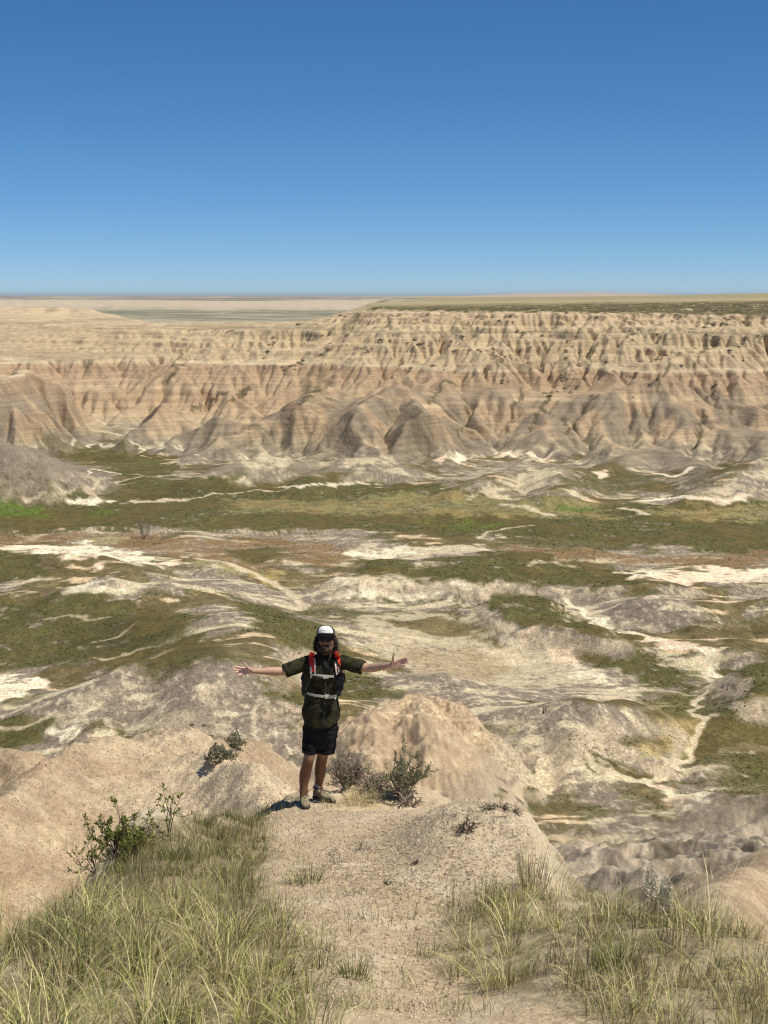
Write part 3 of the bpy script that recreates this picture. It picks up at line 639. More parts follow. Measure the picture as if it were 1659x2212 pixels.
    C = np.where(fgm[..., None], f, C)
    C = C*np.array([1.02, .985, .90])
    return np.clip(C, .02, .86)

# ------------------------------------------------------------------ materials
def mat(name, col=(.5,.5,.5), rough=.8, noise=0, scale=20, bump=0, bscale=40, attr=None, spec=.3, metal=0, trans=0):
    m = bpy.data.materials.new(name); m.use_nodes = True; n = m.node_tree.nodes; l = m.node_tree.links
    b = n['Principled BSDF']; b.inputs['Roughness'].default_value = rough; b.inputs['Specular IOR Level'].default_value = spec; b.inputs['Metallic'].default_value = metal
    tc = n.new('ShaderNodeTexCoord'); src = None
    if attr:
        a = n.new('ShaderNodeAttribute'); a.attribute_name = attr; src = a.outputs['Color']
    else:
        r = n.new('ShaderNodeRGB'); r.outputs[0].default_value = (*col, 1); src = r.outputs[0]
    if noise:
        t = n.new('ShaderNodeTexNoise'); t.inputs['Scale'].default_value = scale; t.inputs['Detail'].default_value = 5
        l.new(tc.outputs['Object'], t.inputs['Vector'])
        mr = n.new('ShaderNodeMapRange'); mr.inputs[1].default_value = .3; mr.inputs[2].default_value = .7; mr.inputs[3].default_value = 1-noise; mr.inputs[4].default_value = 1+noise
        l.new(t.outputs[0], mr.inputs[0])
        mx = n.new('ShaderNodeVectorMath'); mx.operation = 'SCALE'; l.new(src, mx.inputs[0]); l.new(mr.outputs[0], mx.inputs['Scale']); src = mx.outputs[0]
    l.new(src, b.inputs['Base Color'])
    if bump:
        t = n.new('ShaderNodeTexNoise'); t.inputs['Scale'].default_value = bscale; t.inputs['Detail'].default_value = 6; t.inputs['Roughness'].default_value = .65
        l.new(tc.outputs['Object'], t.inputs['Vector'])
        bp = n.new('ShaderNodeBump'); bp.inputs['Strength'].default_value = 1; bp.inputs['Distance'].default_value = bump
        l.new(t.outputs[0], bp.inputs['Height']); l.new(bp.outputs[0], b.inputs['Normal'])
    if trans:
        tr = n.new('ShaderNodeBsdfTranslucent'); l.new(src, tr.inputs['Color']); mxs = n.new('ShaderNodeMixShader'); mxs.inputs[0].default_value = trans
        l.new(b.outputs[0], mxs.inputs[1]); l.new(tr.outputs[0], mxs.inputs[2]); l.new(mxs.outputs[0], n['Material Output'].inputs[0])
    return m

# ------------------------------------------------------------------ terrain meshes: one continuous sheet cut in rings
AZ = np.concatenate([np.radians(np.arange(-180, -30, 6)), np.radians(np.linspace(-30, -17.4, 36)), np.arange(-.300, .3001, .00095), np.radians(np.linspace(17.4, 30, 36)), np.radians(np.arange(36, 181, 6))])
def rows(segs):
    r = [segs[0][0]]
    for (a, b, f) in segs:
        while r[-1] < b:
            r.append(min(b, r[-1]+f(r[-1])))
    return np.array(r)
def terrain(name, rr, material):
    R, T = np.meshgrid(rr, AZ, indexing='ij')
    X = R*np.sin(T); Y = R*np.cos(T); nr, nc = R.shape
    Z = np.empty_like(X); A = np.empty_like(X); G = np.zeros(X.shape, bool)
    for i in range(0, nr, 200):
        Z[i:i+200], A[i:i+200], G[i:i+200] = top(X[i:i+200], Y[i:i+200])
    G &= Y < 40
    Pu = np.stack([X, Y, Z], -1)
    tr = np.gradient(Pu, axis=0); tc = np.gradient(Pu, axis=1)
    N = np.cross(tc, tr); N /= np.linalg.norm(N, axis=-1, keepdims=True)+1e-12; nz = np.abs(N[..., 2])
    C = np.empty(X.shape+(4,), np.float32); C[..., 3] = 1
    for i in range(0, nr, 200):
        s = slice(i, i+200); C[s, :, :3] = colour(X[s], Y[s], Z[s], A[s], nz[s], G[s])
    me = bpy.data.meshes.new(name); nv = nr*nc
    i0 = (np.arange(nr-1)[:, None]*nc+np.arange(nc-1)[None, :]).ravel()
    q = np.stack([i0, i0+1, i0+nc+1, i0+nc], -1)[:, ::-1].astype(np.int32)
    me.vertices.add(nv); me.vertices.foreach_set('co', Pu.reshape(-1).astype(np.float32))
    me.loops.add(q.size); me.loops.foreach_set('vertex_index', q.ravel())
    me.polygons.add(len(q)); me.polygons.foreach_set('loop_start', np.arange(0, q.size, 4, dtype=np.int32)); me.polygons.foreach_set('loop_total', np.full(len(q), 4, np.int32))
    me.polygons.foreach_set('use_smooth', np.ones(len(q), bool))
    me.update(calc_edges=True)
    at = me.color_attributes.new('Col', 'FLOAT_COLOR', 'POINT'); at.data.foreach_set('color', C.ravel())
    me.materials.append(material)
    o = bpy.data.objects.new(name, me); COL.objects.link(o); o['kind'] = 'structure'
    return o
def dirt(name, scales, bumps, amp, layers=None):
    """albedo from the land, speckled by noise of several sizes, with real-size relief"""
    m = bpy.data.materials.new(name); m.use_nodes = True; n = m.node_tree.nodes; l = m.node_tree.links
    b = n['Principled BSDF']; b.inputs['Roughness'].default_value = .95; b.inputs['Specular IOR Level'].default_value = .12
    tc = n.new('ShaderNodeTexCoord'); a = n.new('ShaderNodeAttribute'); a.attribute_name = 'Col'; src = a.outputs['Color']
    for sc, am in scales:
        t = n.new('ShaderNodeTexNoise'); t.inputs['Scale'].default_value = sc; t.inputs['Detail'].default_value = 4; t.inputs['Roughness'].default_value = .6
        l.new(tc.outputs['Object'], t.inputs['Vector'])
        mr = n.new('ShaderNodeMapRange'); mr.inputs[1].default_value = .32; mr.inputs[2].default_value = .68; mr.inputs[3].default_value = 1-am; mr.inputs[4].default_value = 1+am*.8
        l.new(t.outputs[0], mr.inputs[0])
        mx = n.new('ShaderNodeVectorMath'); mx.operation = 'SCALE'; l.new(src, mx.inputs[0]); l.new(mr.outputs[0], mx.inputs['Scale']); src = mx.outputs[0]
    if layers:
        mp = n.new('ShaderNodeMapping'); mp.inputs['Scale'].default_value = (layers[0], layers[0], layers[1]); l.new(tc.outputs['Object'], mp.inputs[0])
        t = n.new('ShaderNodeTexNoise'); t.inputs['Scale'].default_value = 1; t.inputs['Detail'].default_value = 6; t.inputs['Roughness'].default_value = .7; l.new(mp.outputs[0], t.inputs['Vector'])
        mr = n.new('ShaderNodeMapRange'); mr.inputs[1].default_value = .35; mr.inputs[2].default_value = .62; mr.inputs[3].default_value = 1-layers[2]; mr.inputs[4].default_value = 1+layers[2]*.7
        l.new(t.outputs[0], mr.inputs[0])
        mx = n.new('ShaderNodeVectorMath'); mx.operation = 'SCALE'; l.new(src, mx.inputs[0]); l.new(mr.outputs[0], mx.inputs['Scale']); src = mx.outputs[0]
    l.new(src, b.inputs['Base Color'])
    last = None
    for sc, ds in bumps:
        t = n.new('ShaderNodeTexNoise'); t.inputs['Scale'].default_value = sc; t.inputs['Detail'].default_value = 5; t.inputs['Roughness'].default_value = .65
        l.new(tc.outputs['Object'], t.inputs['Vector'])
        bp = n.new('ShaderNodeBump'); bp.inputs['Distance'].default_value = ds; l.new(t.outputs[0], bp.inputs['Height'])
        if last: l.new(last.outputs[0], bp.inputs['Normal'])
        last = bp
    l.new(last.outputs[0], b.inputs['Normal'])
    return m
M_fg = dirt('crumbly_clay', [(30, .16), (160, .20)], [(14, .05), (70, .012)], 1)
M_near = dirt('popcorn_clay', [(1.2, .10), (5, .20), (18, .30)], [(1.5, .10), (8, .08)], 1)
M_val = dirt('valley_clay_and_turf', [(.6, .14), (2.4, .38)], [(.4, .25), (2, .05)], 1)
M_wall = dirt('banded_clay', [(.3, .07), (1.3, .12)], [(.25, .7), (1.0, .25)], 1, (.02, .9, .20))
M_far = dirt('far_land', [(.02, .1)], [(.05, 2.0)], 1)
terrain('ground', rows([(.4, 3.4, lambda r: .15), (3.4, 25, lambda r: r/520)]), M_fg)
terrain('hills', rows([(25, 200, lambda r: r/480)]), M_near)
terrain('valley', rows([(200, 560, lambda r: max(r/900, .6*r*r/104090))]), M_val)
terrain('badlands_wall', rows([(560, 1010, lambda r: .62), (1010, 1500, lambda r: 3.0)]), M_wall)
terrain('plain', rows([(1500, 8000, lambda r: r*.006), (8000, 90000, lambda r: r*.02)]), M_far)

# ------------------------------------------------------------------ helpers for things
def link(o, parent=None):
    COL.objects.link(o)
    if parent: o.parent = parent
    return o
def tag(o, label=None, cat=None, group=None, kind=None):
    for k, v in (('label', label), ('category', cat), ('group', group), ('kind', kind)):
        if v: o[k] = v
    return o
def empty(name, loc, rz=0):
    o = bpy.data.objects.new(name, None); o.location = loc; o.rotation_euler = (0, 0, rz); o.empty_display_size = .1
    return link(o)
def mesh_np(name, V, Fq, material, cols=None, parent=None, smooth=False):
    """V (n,3), Fq (m,4) or list; cols (n,3)"""
    me = bpy.data.meshes.new(name); V = np.asarray(V, np.float32); Fq = np.asarray(Fq, np.int32); k = Fq.shape[1]
    me.vertices.add(len(V)); me.vertices.foreach_set('co', V.ravel())
    me.loops.add(Fq.size); me.loops.foreach_set('vertex_index', Fq.ravel())
    me.polygons.add(len(Fq)); me.polygons.foreach_set('loop_start', np.arange(0, Fq.size, k, dtype=np.int32)); me.polygons.foreach_set('loop_total', np.full(len(Fq), k, np.int32))
    me.polygons.foreach_set('use_smooth', np.full(len(Fq), smooth, bool))
    me.update(calc_edges=True)
    if cols is not None:
        c = np.ones((len(V), 4), np.float32); c[:, :3] = cols
        a = me.color_attributes.new('Col', 'FLOAT_COLOR', 'POINT'); a.data.foreach_set('color', c.ravel())
    me.materials.append(material)
    return link(bpy.data.objects.new(name, me), parent)
def tubes(paths, sides=4):
    """paths: list of (points, radii) -> V, quads"""
    V = []; Fq = []; n0 = 0
    for P, R in paths:
        P = np.asarray(P, float); R = np.asarray(R, float); n = len(P)
        T = np.gradient(P, axis=0); T /= np.linalg.norm(T, axis=1, keepdims=True)+1e-9
        ref = np.where(np.abs(T[:, 2:3]) > .9, [[1, 0, 0]], [[0, 0, 1]])
        A = np.cross(T, ref); A /= np.linalg.norm(A, axis=1, keepdims=True)+1e-9; B = np.cross(T, A)
        for j in range(sides):
            t = 2*math.pi*j/sides
            V.append(P+(A*math.cos(t)+B*math.sin(t))*R[:, None])
        base = n0
        for j in range(sides):
            a = base+j*n; b = base+((j+1) % sides)*n
            i = np.arange(n-1)
            Fq.append(np.stack([a+i, b+i, b+i+1, a+i+1], -1))
        n0 += n*sides
    return np.concatenate(V), np.concatenate(Fq)
def ground_z(x, y):
    return top(np.atleast_1d(x), np.atleast_1d(y))[0]

def blades(x, y, L, az, lean, bend, wd, col, seg=5, z=None):
    """arrays describing grass blades -> V, quads, colours"""
    n = len(x); z = ground_z(x, y)-.01 if z is None else z
    V = np.zeros((n, seg+1, 2, 3)); p = np.stack([x, y, z], -1); th = lean.copy()
    side = np.stack([-np.sin(az+rng.normal(0, .6, n)), np.cos(az+rng.normal(0, .6, n)), np.zeros(n)], -1)
    for k in range(seg+1):
        w = wd*(1-(k/seg)**1.6*.92)/2
        V[:, k, 0] = p-side*w[:, None]; V[:, k, 1] = p+side*w[:, None]
        d = np.stack([np.sin(th)*np.cos(az), np.sin(th)*np.sin(az), np.cos(th)], -1)
        p = p+d*(L/seg)[:, None]; th = th+bend/seg*(.5+k/seg); az = az+rng.normal(0, .10, n)
    C = np.repeat(np.repeat(col[:, None, None, :], seg+1, 1), 2, 2)
    i = np.arange(n)[:, None]*((seg+1)*2)+np.arange(seg)[None, :]*2
    Q = np.stack([i, i+1, i+3, i+2], -1).reshape(-1, 4)
    return V.reshape(-1, 3), Q, C.reshape(-1, 3)
def join(parts):
    V = []; Q = []; C = []; n = 0
    for v, q, c in parts:
        V.append(v); Q.append(q+n); C.append(c); n += len(v)
    return np.concatenate(V), np.concatenate(Q), np.concatenate(C)
GC = np.array([(.12,.155,.035), (.19,.205,.055), (.50,.43,.20), (.68,.60,.34), (.31,.24,.155), (.43,.44,.14), (.17,.135,.085), (.08,.10,.035)])
def pick(n, p):
    return GC[rng.choice(len(GC), n, p=np.array(p)/sum(p))]*rng.uniform(.75, 1.25, (n, 1))
M_grass = mat('grass_blade', attr='Col', rough=.6, trans=.15, spec=.2)
M_twig = mat('dry_twig', (.26,.21,.165), .9, noise=.35, scale=30)
M_twigdark = mat('dark_root', (.085,.06,.045), .9, noise=.4, scale=30)
M_bark = mat('shrub_stem', (.07,.05,.035), .9)

# ------------------------------------------------------------------ grass of the foreground (uncountable)
def clumps(P, n, blades_per, L, mixp, spread, patch_seed, thr, wdt=(.0022,.0042), bend=(.4,2.0), lean=.5, ymax=20):
    x0, x1, y0, y1 = bb(P, .1); xs = []; ys = []
    while sum(map(len, xs)) < n:
        x = rng.uniform(x0, x1, 4000); y = y0+(y1-y0)*rng.uniform(0, 1, 4000)
        s = in_poly(x, y, P); d = fbm(x/.45, y/.45, 3, patch_seed)
        k = (s > -.05) & (d > thr) & (y < ymax) & (rng.uniform(0, 1, 4000) < np.clip(.35+s*4, 0, 1)); xs.append(x[k]); ys.append(y[k])
    cx = np.concatenate(xs)[:n]; cy = np.concatenate(ys)[:n]
    m = rng.poisson(blades_per, n)+6; idx = np.repeat(np.arange(n), m); N = len(idx)
    r = spread*np.sqrt(rng.uniform(0, 1, N)); a = rng.uniform(0, 6.283, N)
    x = cx[idx]+r*np.cos(a); y = cy[idx]+r*np.sin(a)
    hs = rng.uniform(.6, 1.25, n)[idx]
    Ln = rng.uniform(L[0], L[1], N)*hs
    wind = np.stack([np.cos(a)*(.5+r/spread)+.35, np.sin(a)*(.5+r/spread)], -1); az = np.arctan2(wind[:, 1], wind[:, 0])+rng.normal(0, .5, N)
    Ln = Ln*np.interp(cy, [5.5, 9.5], [.86, .55])[idx]
    ln = np.abs(rng.normal(0, lean, N))*(.3+r/spread*.7); bd = rng.uniform(bend[0], bend[1], N)
    tone = (rng.uniform(.7, 1.25, n)*(1+.5*fbm(cx/.5, cy/.5, 2, patch_seed+5)))[idx]; hs = hs*(1+.7*fbm(cx/.6, cy/.6, 2, patch_seed+6))[idx]; Ln = Ln*(hs/np.maximum(hs, .01))*(1+.7*fbm(cx/.6, cy/.6, 2, patch_seed+6))[idx]
    return blades(x, y, Ln, az, ln, bd, rng.uniform(wdt[0], wdt[1], N), pick(N, mixp)*tone[:, None])
def thatch(P, n, L=(.05,.16), mixp=(1,2,2,1,4,0,5,2), far=20):
    x0, x1, y0, y1 = bb(P, .25); x = rng.uniform(x0, x1, n*5); y = rng.uniform(y0, y1, n*5)
    s = in_poly(x, y, P)+fbm(x/.4, y/.4, 2, 201)*.25; k = np.nonzero((s > -.12) & (y < far))[0][:n]; x = x[k]; y = y[k]; N = len(k)
    return blades(x, y, rng.uniform(L[0], L[1], N), rng.uniform(0, 6.283, N), rng.uniform(1.15, 1.5, N), rng.uniform(-.2, .5, N), rng.uniform(.002, .0045, N), pick(N, mixp), seg=3)
UPW = wpoly([(215,1900),(265,1838),(330,1800),(400,1775),(480,1757),(560,1747),(582,1765),(568,1810),(556,1870),(575,1930),(480,1960),(330,1950)])
#          green  olive straw pale brown yel  dark dkgreen
V, Q, C = join([clumps(LEFTW, 900, 50, (.10,.32), (4.5,4.5,3.6,1.5,4,2.2,2.5,2.5), .085, 211, -.06, bend=(.4,2.6), lean=.65),
                clumps(LEFTW, 270, 22, (.30,.50), (1,2,4,2.5,1,3,0,0), .07, 213, -.3, (.003,.0055), (1.2,3.0), .5, 8.5),
                clumps(LEFTW, 420, 20, (.22,.40), (1,1,2,.5,5,0,2,0), .07, 215, -.3, (.0015,.003), (.1,.7), .22),
                clumps(UPW, 420, 40, (.12,.30), (4,4,3.5,1.5,4,1.5,2,1.5), .075, 217, -.5, bend=(.3,2.2), lean=.6),
                thatch(LEFTW, 30000), thatch(UPW, 9000)])
g = mesh_np('grass', V, Q, M_grass, C); tag(g, 'thick green and straw bunch grass covering the left side of the ridge', 'grass', kind='stuff')
V, Q, C = join([clumps(RIGHTW, 1150, 44, (.09,.27), (2.5,3,4.5,2.2,4,2.5,1.5,1.2), .085, 221, -.42, bend=(.4,2.6), lean=.7),
                clumps(RIGHTW, 420, 22, (.28,.50), (0,1,4,4,1,3,0,0), .07, 223, -.35, (.003,.0055), (1.2,3.0), .5),
                clumps(RIGHTW, 360, 20, (.22,.42), (1,1,2,1,4,0,1,0), .07, 225, -.35, (.0015,.003), (.1,.6), .2),
                thatch(RIGHTW, 26000)])
g = mesh_np('grass', V, Q, M_grass, C); tag(g, 'dry arching bunch grass covering the right shoulder of the ridge', 'grass', kind='stuff')
# thin edge growth and litter on the bare clay
def scatter(pts, per, L, mixp, spread, **kw):
    out = []
    for u, v in pts:
        p = fhit(u, v); n = per
        r = spread*np.sqrt(rng.uniform(0, 1, n)); a = rng.uniform(0, 6.283, n)
        out.append(blades(p[0]+r*np.cos(a), p[1]+r*np.sin(a), rng.uniform(L[0], L[1], n), a+rng.normal(0, .4, n), np.abs(rng.normal(0, .6, n)), rng.uniform(.2, 1.6, n), rng.uniform(.002, .004, n), pick(n, mixp), **kw))
    return join(out)
EDGE = [(610,1950),(585,1850),(655,1985),(700,2060),(640,1870),(720,1900),(760,1940),(690,1850),(940,2010),(915,2060),(980,1985),(900,1950),(800,2170),(740,2180),(1000,2190),(840,2000),(600,1900),(640,1905),(680,1880),(650,1960),(700,1940),(620,1850),(590,1800),(600,1760),(740,1985),(690,2020),(760,2020),(720,2060),(800,1990),(740,2120),(820,2140),(860,2110),(900,2060),(880,1990),(930,1975),(870,2180),(960,2190),(1060,2190),(780,1900),(850,1940),(640,1830),(1090,1930),(1050,1925),(700,1815),(1000,2030),(760,2190),(920,2140)]
V, Q, C = join([scatter(EDGE, 34, (.04,.15), (3,3,3,1.5,3,1,2,1), .12),
                thatch([tuple(fhit(*p)) for p in [(560,1780),(900,1770),(1130,1780),(1215,1960),(960,2000),(960,2200),(680,2200),(600,1950)]], 2600, (.02,.07))])
g = mesh_np('grass', V, Q, M_grass, C); tag(g, 'sparse short grass and dry bits scattered over the bare pale path', 'grass', kind='stuff')
# curls of dry litter on the mound
def litter(P, n, rad):
    x0, x1, y0, y1 = bb(P, 0); x = rng.uniform(x0, x1, n*5); y = rng.uniform(y0, y1, n*5)
    k = np.nonzero((in_poly(x, y, P) > 0) & (fbm(x/.3, y/.3, 2, 231) > -.25))[0][:n]; x = x[k]; y = y[k]; z = ground_z(x, y)+.003; out = []
    for i in range(len(x)):
        a = rng.uniform(0, 6.28); c = rng.normal(0, 60); L = rng.uniform(.012, .045); p = np.array([x[i], y[i], z[i]]); P_ = [p]
        for s in range(3):
            p = p+np.array([math.cos(a), math.sin(a), rng.normal(0, .15)])*L/3; a += c*L/3; P_.append(p)
        out.append((P_, [rad, rad, rad*.9, rad*.5]))
    return tubes(out, 3)
MND = [tuple(fhit(*p)) for p in [(700,1880),(740,1810),(850,1775),(980,1760),(1090,1752),(1140,1800),(1180,1880),(1205,1940),(1000,1945),(880,1960),(760,1960)]]
V, Q = litter(MND, 2600, .0016); g = mesh_np('dry_litter', V, Q, M_twig); tag(g, 'curled dry stem bits strewn over the pale clay mound', 'litter', kind='stuff')
# crumbs of clay
def crumbs(P, n):
    x0, x1, y0, y1 = bb(P, 0); x = rng.uniform(x0, x1, n*4); y = rng.uniform(y0, y1, n*4)
    k = np.nonzero(in_poly(x, y, P) > 0)[0][:n]; x = x[k]; y = y[k]; n = len(k); z = ground_z(x, y)
    s = .0025+.009*rng.uniform(0, 1, n)**3
    base = np.array([(1,0,0),(-1,0,0),(0,1,0),(0,-1,0),(0,0,1),(0,0,-1)], float)
    V = base[None]*s[:, None, None]*rng.uniform(.6, 1.3, (n, 6, 1))+np.stack([x, y, z+s*.4], -1)[:, None, :]
    T = np.array([(0,2,4),(2,1,4),(1,3,4),(3,0,4),(2,0,5),(1,2,5),(3,1,5),(0,3,5)])
    return V.reshape(-1, 3), (np.arange(n)[:, None, None]*6+T[None]).reshape(-1, 3), np.repeat(np.array([(.56,.45,.33)])*rng.uniform(.6, 1.25, (n, 1)), 6, 0)
PATH = [tuple(fhit(*p)) for p in [(560,1770),(900,1760),(1140,1790),(1215,1960),(960,2000),(1000,2205),(650,2205),(600,1950)]]
V, Q, C = crumbs(PATH, 16000); M_crumb = mat('clay_crumb', attr='Col', rough=.95, spec=.1)
g = mesh_np('clay_crumbs', V, Q, M_crumb, C); tag(g, 'loose crumbs of dried clay on the bare path', 'gravel', kind='stuff')

# ------------------------------------------------------------------ single plants
def grow(rs, p, d, L, r, depth, out, tips, kink=.35, splits=(2, 3), shrink=.68, up=.1, seg=5):
    P = [p.copy()]; R = [r]; d = d/np.linalg.norm(d)
    for k in range(seg):
        d = d+rs.normal(0, kink, 3)*.5+np.array([0, 0, up]); d /= np.linalg.norm(d); p = p+d*L/seg; P.append(p.copy()); R.append(r*(1-.5*(k+1)/seg))
    out.append((P, R))
    if depth == 0: tips.append((p, d)); return
    for _ in range(rs.integers(splits[0], splits[1]+1)):
        k = rs.integers(2, seg+1); dd = d+rs.normal(0, .6, 3); grow(rs, P[k].copy(), dd, L*shrink*rs.uniform(.7, 1.2), r*.55, depth-1, out, tips, kink, splits, shrink, up, seg)
def leaves(rs, tips, per, size, spread, cols, aspect=.45):
    n = len(tips)*per; c = np.repeat(np.array([t[0] for t in tips]), per, 0); dv = np.repeat(np.array([t[1] for t in tips]), per, 0)
    c = c-dv*rs.uniform(0, spread, (n, 1)); d = dv*.4+rs.normal(0, .8, (n, 3)); d[:, 2] += .3; d /= np.linalg.norm(d, axis=1, keepdims=True)
    s = np.cross(d, rs.normal(0, 1, (n, 3))); s /= np.linalg.norm(s, axis=1, keepdims=True); L = rs.uniform(.6, 1.2, (n, 1))*size
    V = np.stack([c, c+d*L*.5+s*L*aspect/2, c+d*L, c+d*L*.5-s*L*aspect/2], 1).reshape(-1, 3)
    Q = np.arange(n*4).reshape(n, 4); cc = np.array(cols)[rs.integers(0, len(cols), n)]*rs.uniform(.75, 1.25, (n, 1))
    return V, Q, np.repeat(cc, 4, 0)
M_leaf = mat('leaf', attr='Col', rough=.55, trans=.35, spec=.3)
def shrub(name, loc, seed, label, cat, stems, L, r, depth, leafper, leafsize, cols, M_st, lean=(0, 0), spreadv=.7, kink=.35, up=.1, leafspread=.06, group=None, aspect=.45, shrink=.68, splits=(2, 3)):
    rs = np.random.default_rng(seed); o = empty(name, loc); out = []; tips = []
    for i in range(stems):
        a = rs.uniform(0, 6.28); d = np.array([math.cos(a)*spreadv*rs.uniform(.2, 1)+lean[0], math.sin(a)*spreadv*rs.uniform(.2, 1)+lean[1], 1.0])
        grow(rs, np.array([math.cos(a), math.sin(a), 0])*r*2+np.array([0, 0, -.02]), d, L*rs.uniform(.7, 1.2), r, depth, out, tips, kink, splits, shrink, up)
    V, Q = tubes(out, 4); mesh_np('stems', V, Q, M_st, parent=o)
    if leafper:
        V, Q, C = leaves(rs, tips, leafper, leafsize, leafspread, cols, aspect); mesh_np('foliage', V, Q, M_leaf, C, parent=o)
    return tag(o, label, cat, group)
GRN = [(.19,.22,.05), (.27,.29,.075), (.13,.16,.035), (.38,.37,.12)]
SAGE = [(.26,.27,.14), (.33,.32,.19), (.17,.19,.09)]
GREY = [(.33,.29,.22), (.24,.21,.16), (.42,.37,.27)]
def gp(u, v, dz=0.0):
    p = fhit(u, v); return (p[0], p[1], float(ground_z(p[0], p[1])[0])+dz)
shrub('leafy_shrub', gp(262,1882), 11, 'bushy green-leaved shrub at the left edge of the ridge below the pale boulder', 'shrub', 18, .26, .006, 2, 20, .030, GRN, M_bark, spreadv=.95, leafspread=.06)
shrub('leafy_shrub', gp(208,1880), 12, 'low leafy shrub leaning out at the far left edge of the ridge', 'shrub', 6, .20, .005, 2, 10, .028, GRN, M_bark, lean=(-.5, 0), leafspread=.05)
shrub('leafy_sapling', gp(364,1812), 13, 'upright slim leafy stem rising in front of the pale clay boulder', 'plant', 3, .27, .005, 1, 12, .034, GRN, M_bark, spreadv=.18, leafspread=.08, up=.3)
def at_ridge(u, v, y):
    p = at_y(u, v, y); return (p[0], p[1], float(ground_z(p[0], p[1])[0]))
shrub('dead_sagebrush', at_ridge(748,1708,14.6), 21, 'grey twiggy sagebrush standing just right of the hiker\'s legs', 'shrub', 34, .21, .009, 2, 16, .034, GREY, M_twig, spreadv=.9, kink=.5, leafspread=.05, aspect=.2)
shrub('dead_brush', at_ridge(805,1720,14.5), 22, 'low tangle of bare grey branches between the two shrubs on the ridge brow', 'shrub', 36, .18, .007, 2, 3, .028, GREY, M_twig, spreadv=1.7, kink=.7, up=-.02)
shrub('green_sagebrush', at_ridge(868,1728,14.3), 23, 'taller sagebrush with grey-green narrow leaves on the ridge brow', 'shrub', 20, .26, .011, 2, 30, .036, SAGE, M_twig, lean=(.12, 0), spreadv=.6, kink=.4, leafspread=.09, aspect=.22)
shrub('dead_brush', at_ridge(885,1738,14.1), 24, 'twisted grey roots and stems at the foot of the taller sagebrush', 'shrub', 16, .16, .012, 1, 0, 0, GREY, M_twig, spreadv=1.5, kink=.8, up=-.05)
shrub('dead_root_clump', gp(1010,1798), 25, 'matted dark dead root clump on the upper side of the clay mound', 'dead plant', 34, .085, .004, 2, 0, 0, GREY, M_twigdark, lean=(-.5, 0), spreadv=1.5, kink=.7, up=-.12)
shrub('dead_root_clump', gp(905,1868), 26, 'small dark dead clump low in the middle of the clay mound', 'dead plant', 20, .05, .003, 1, 0, 0, GREY, M_twigdark, spreadv=1.6, kink=.7, up=-.08)
for k, (u, v) in enumerate([(1055,1756),(1085,1752),(1115,1757)]):
    shrub('dead_twig_mat', gp(u, v), 30+k, ['leftmost piece of the dark twig mat along the mound crest', 'middle piece of the dark twig mat along the mound crest', 'rightmost piece of the dark twig mat along the mound crest'][k], 'dead plant', 26, .07, .0025, 2, 0, 0, GREY, M_twigdark, spreadv=1.7, kink=.7, up=-.06, group='dead twig mats on the mound crest')
shrub('dead_branch', gp(722,1872), 27, 'curved bare branch lying up the left side of the clay mound', 'branch', 4, .13, .005, 2, 0, 0, GREY, M_twig, lean=(.7, .5), spreadv=.4, kink=.6, up=-.02)
shrub('dead_branch', gp(775,1840), 28, 'tangle of pale dry twigs on the left slope of the clay mound', 'branch', 14, .10, .003, 2, 0, 0, GREY, M_twig, lean=(.3, .2), spreadv=1.4, kink=.7, up=-.05)
shrub('small_weed', gp(835,1915), 29, 'tiny dark green weed alone on the pale path', 'weed', 6, .04, .002, 1, 6, .018, [(.09,.11,.04), (.14,.15,.06)], M_bark)
shrub('grey_shrub', gp(155,1942), 41, 'small round grey-brown dry shrub on the left edge of the ridge', 'shrub', 22, .09, .004, 2, 3, .02, GREY, M_twigdark, spreadv=1.0)
def tuft(u, v, label, n, L, mixp, spread, seed, cat='grass tuft', bend=(.3, 1.6), lean=.5):
    p = gp(u, v); o = None
    r = spread*np.sqrt(rng.uniform(0, 1, n)); a = rng.uniform(0, 6.283, n)
    V, Q, C = blades(p[0]+r*np.cos(a), p[1]+r*np.sin(a), rng.uniform(L[0], L[1], n), a+rng.normal(0, .4, n), np.abs(rng.normal(0, lean, n)), rng.uniform(bend[0], bend[1], n), rng.uniform(.0022, .004, n), pick(n, mixp))
    V -= np.array(p); o = mesh_np('grass_tuft', V, Q, M_grass, C); o.location = p; return tag(o, label, cat, 'separate grass tufts on the ridge')
tuft(765,2112, 'bright green grass tuft alone on the path near the bottom of the frame', 170, (.06,.17), (6,3,.5,0,.5,2,0,2), .07, 1)
tuft(1335,2095, 'bright green tuft at the foot of the right-hand dry grass', 260, (.08,.20), (6,4,.5,0,.5,2,0,2), .10, 2)
tuft(660,1910, 'flat green tuft at the right edge of the left-hand grass', 180, (.06,.18), (4,4,1,0,2,1,2,1), .10, 3)
tuft(780,1735, 'yellow dry grass tuft between the hiker\'s shoe and the bushes', 330, (.08,.20), (0,1,4,3,3,1,1,0), .16, 4)
tuft(715,1742, 'low straw grass tuft right beside the hiker\'s front shoe', 140, (.04,.10), (0,1,4,3,2,0,1,0), .09, 5)
tuft(625,1740, 'thin dry tuft left of the hiker\'s front shoe', 120, (.06,.15), (1,1,2,1,3,0,3,0), .09, 6)
tuft(1150,1925, 'tall upright stalk tuft at the right foot of the clay mound', 130, (.20,.42), (1,1,3,1,4,0,1,0), .10, 7, bend=(.05,.5), lean=.2)
tuft(575,1755, 'dark green tuft where the ridge brow meets the hiker\'s shadow', 260, (.06,.15), (5,2,.3,0,1,0,2,4), .12, 8)
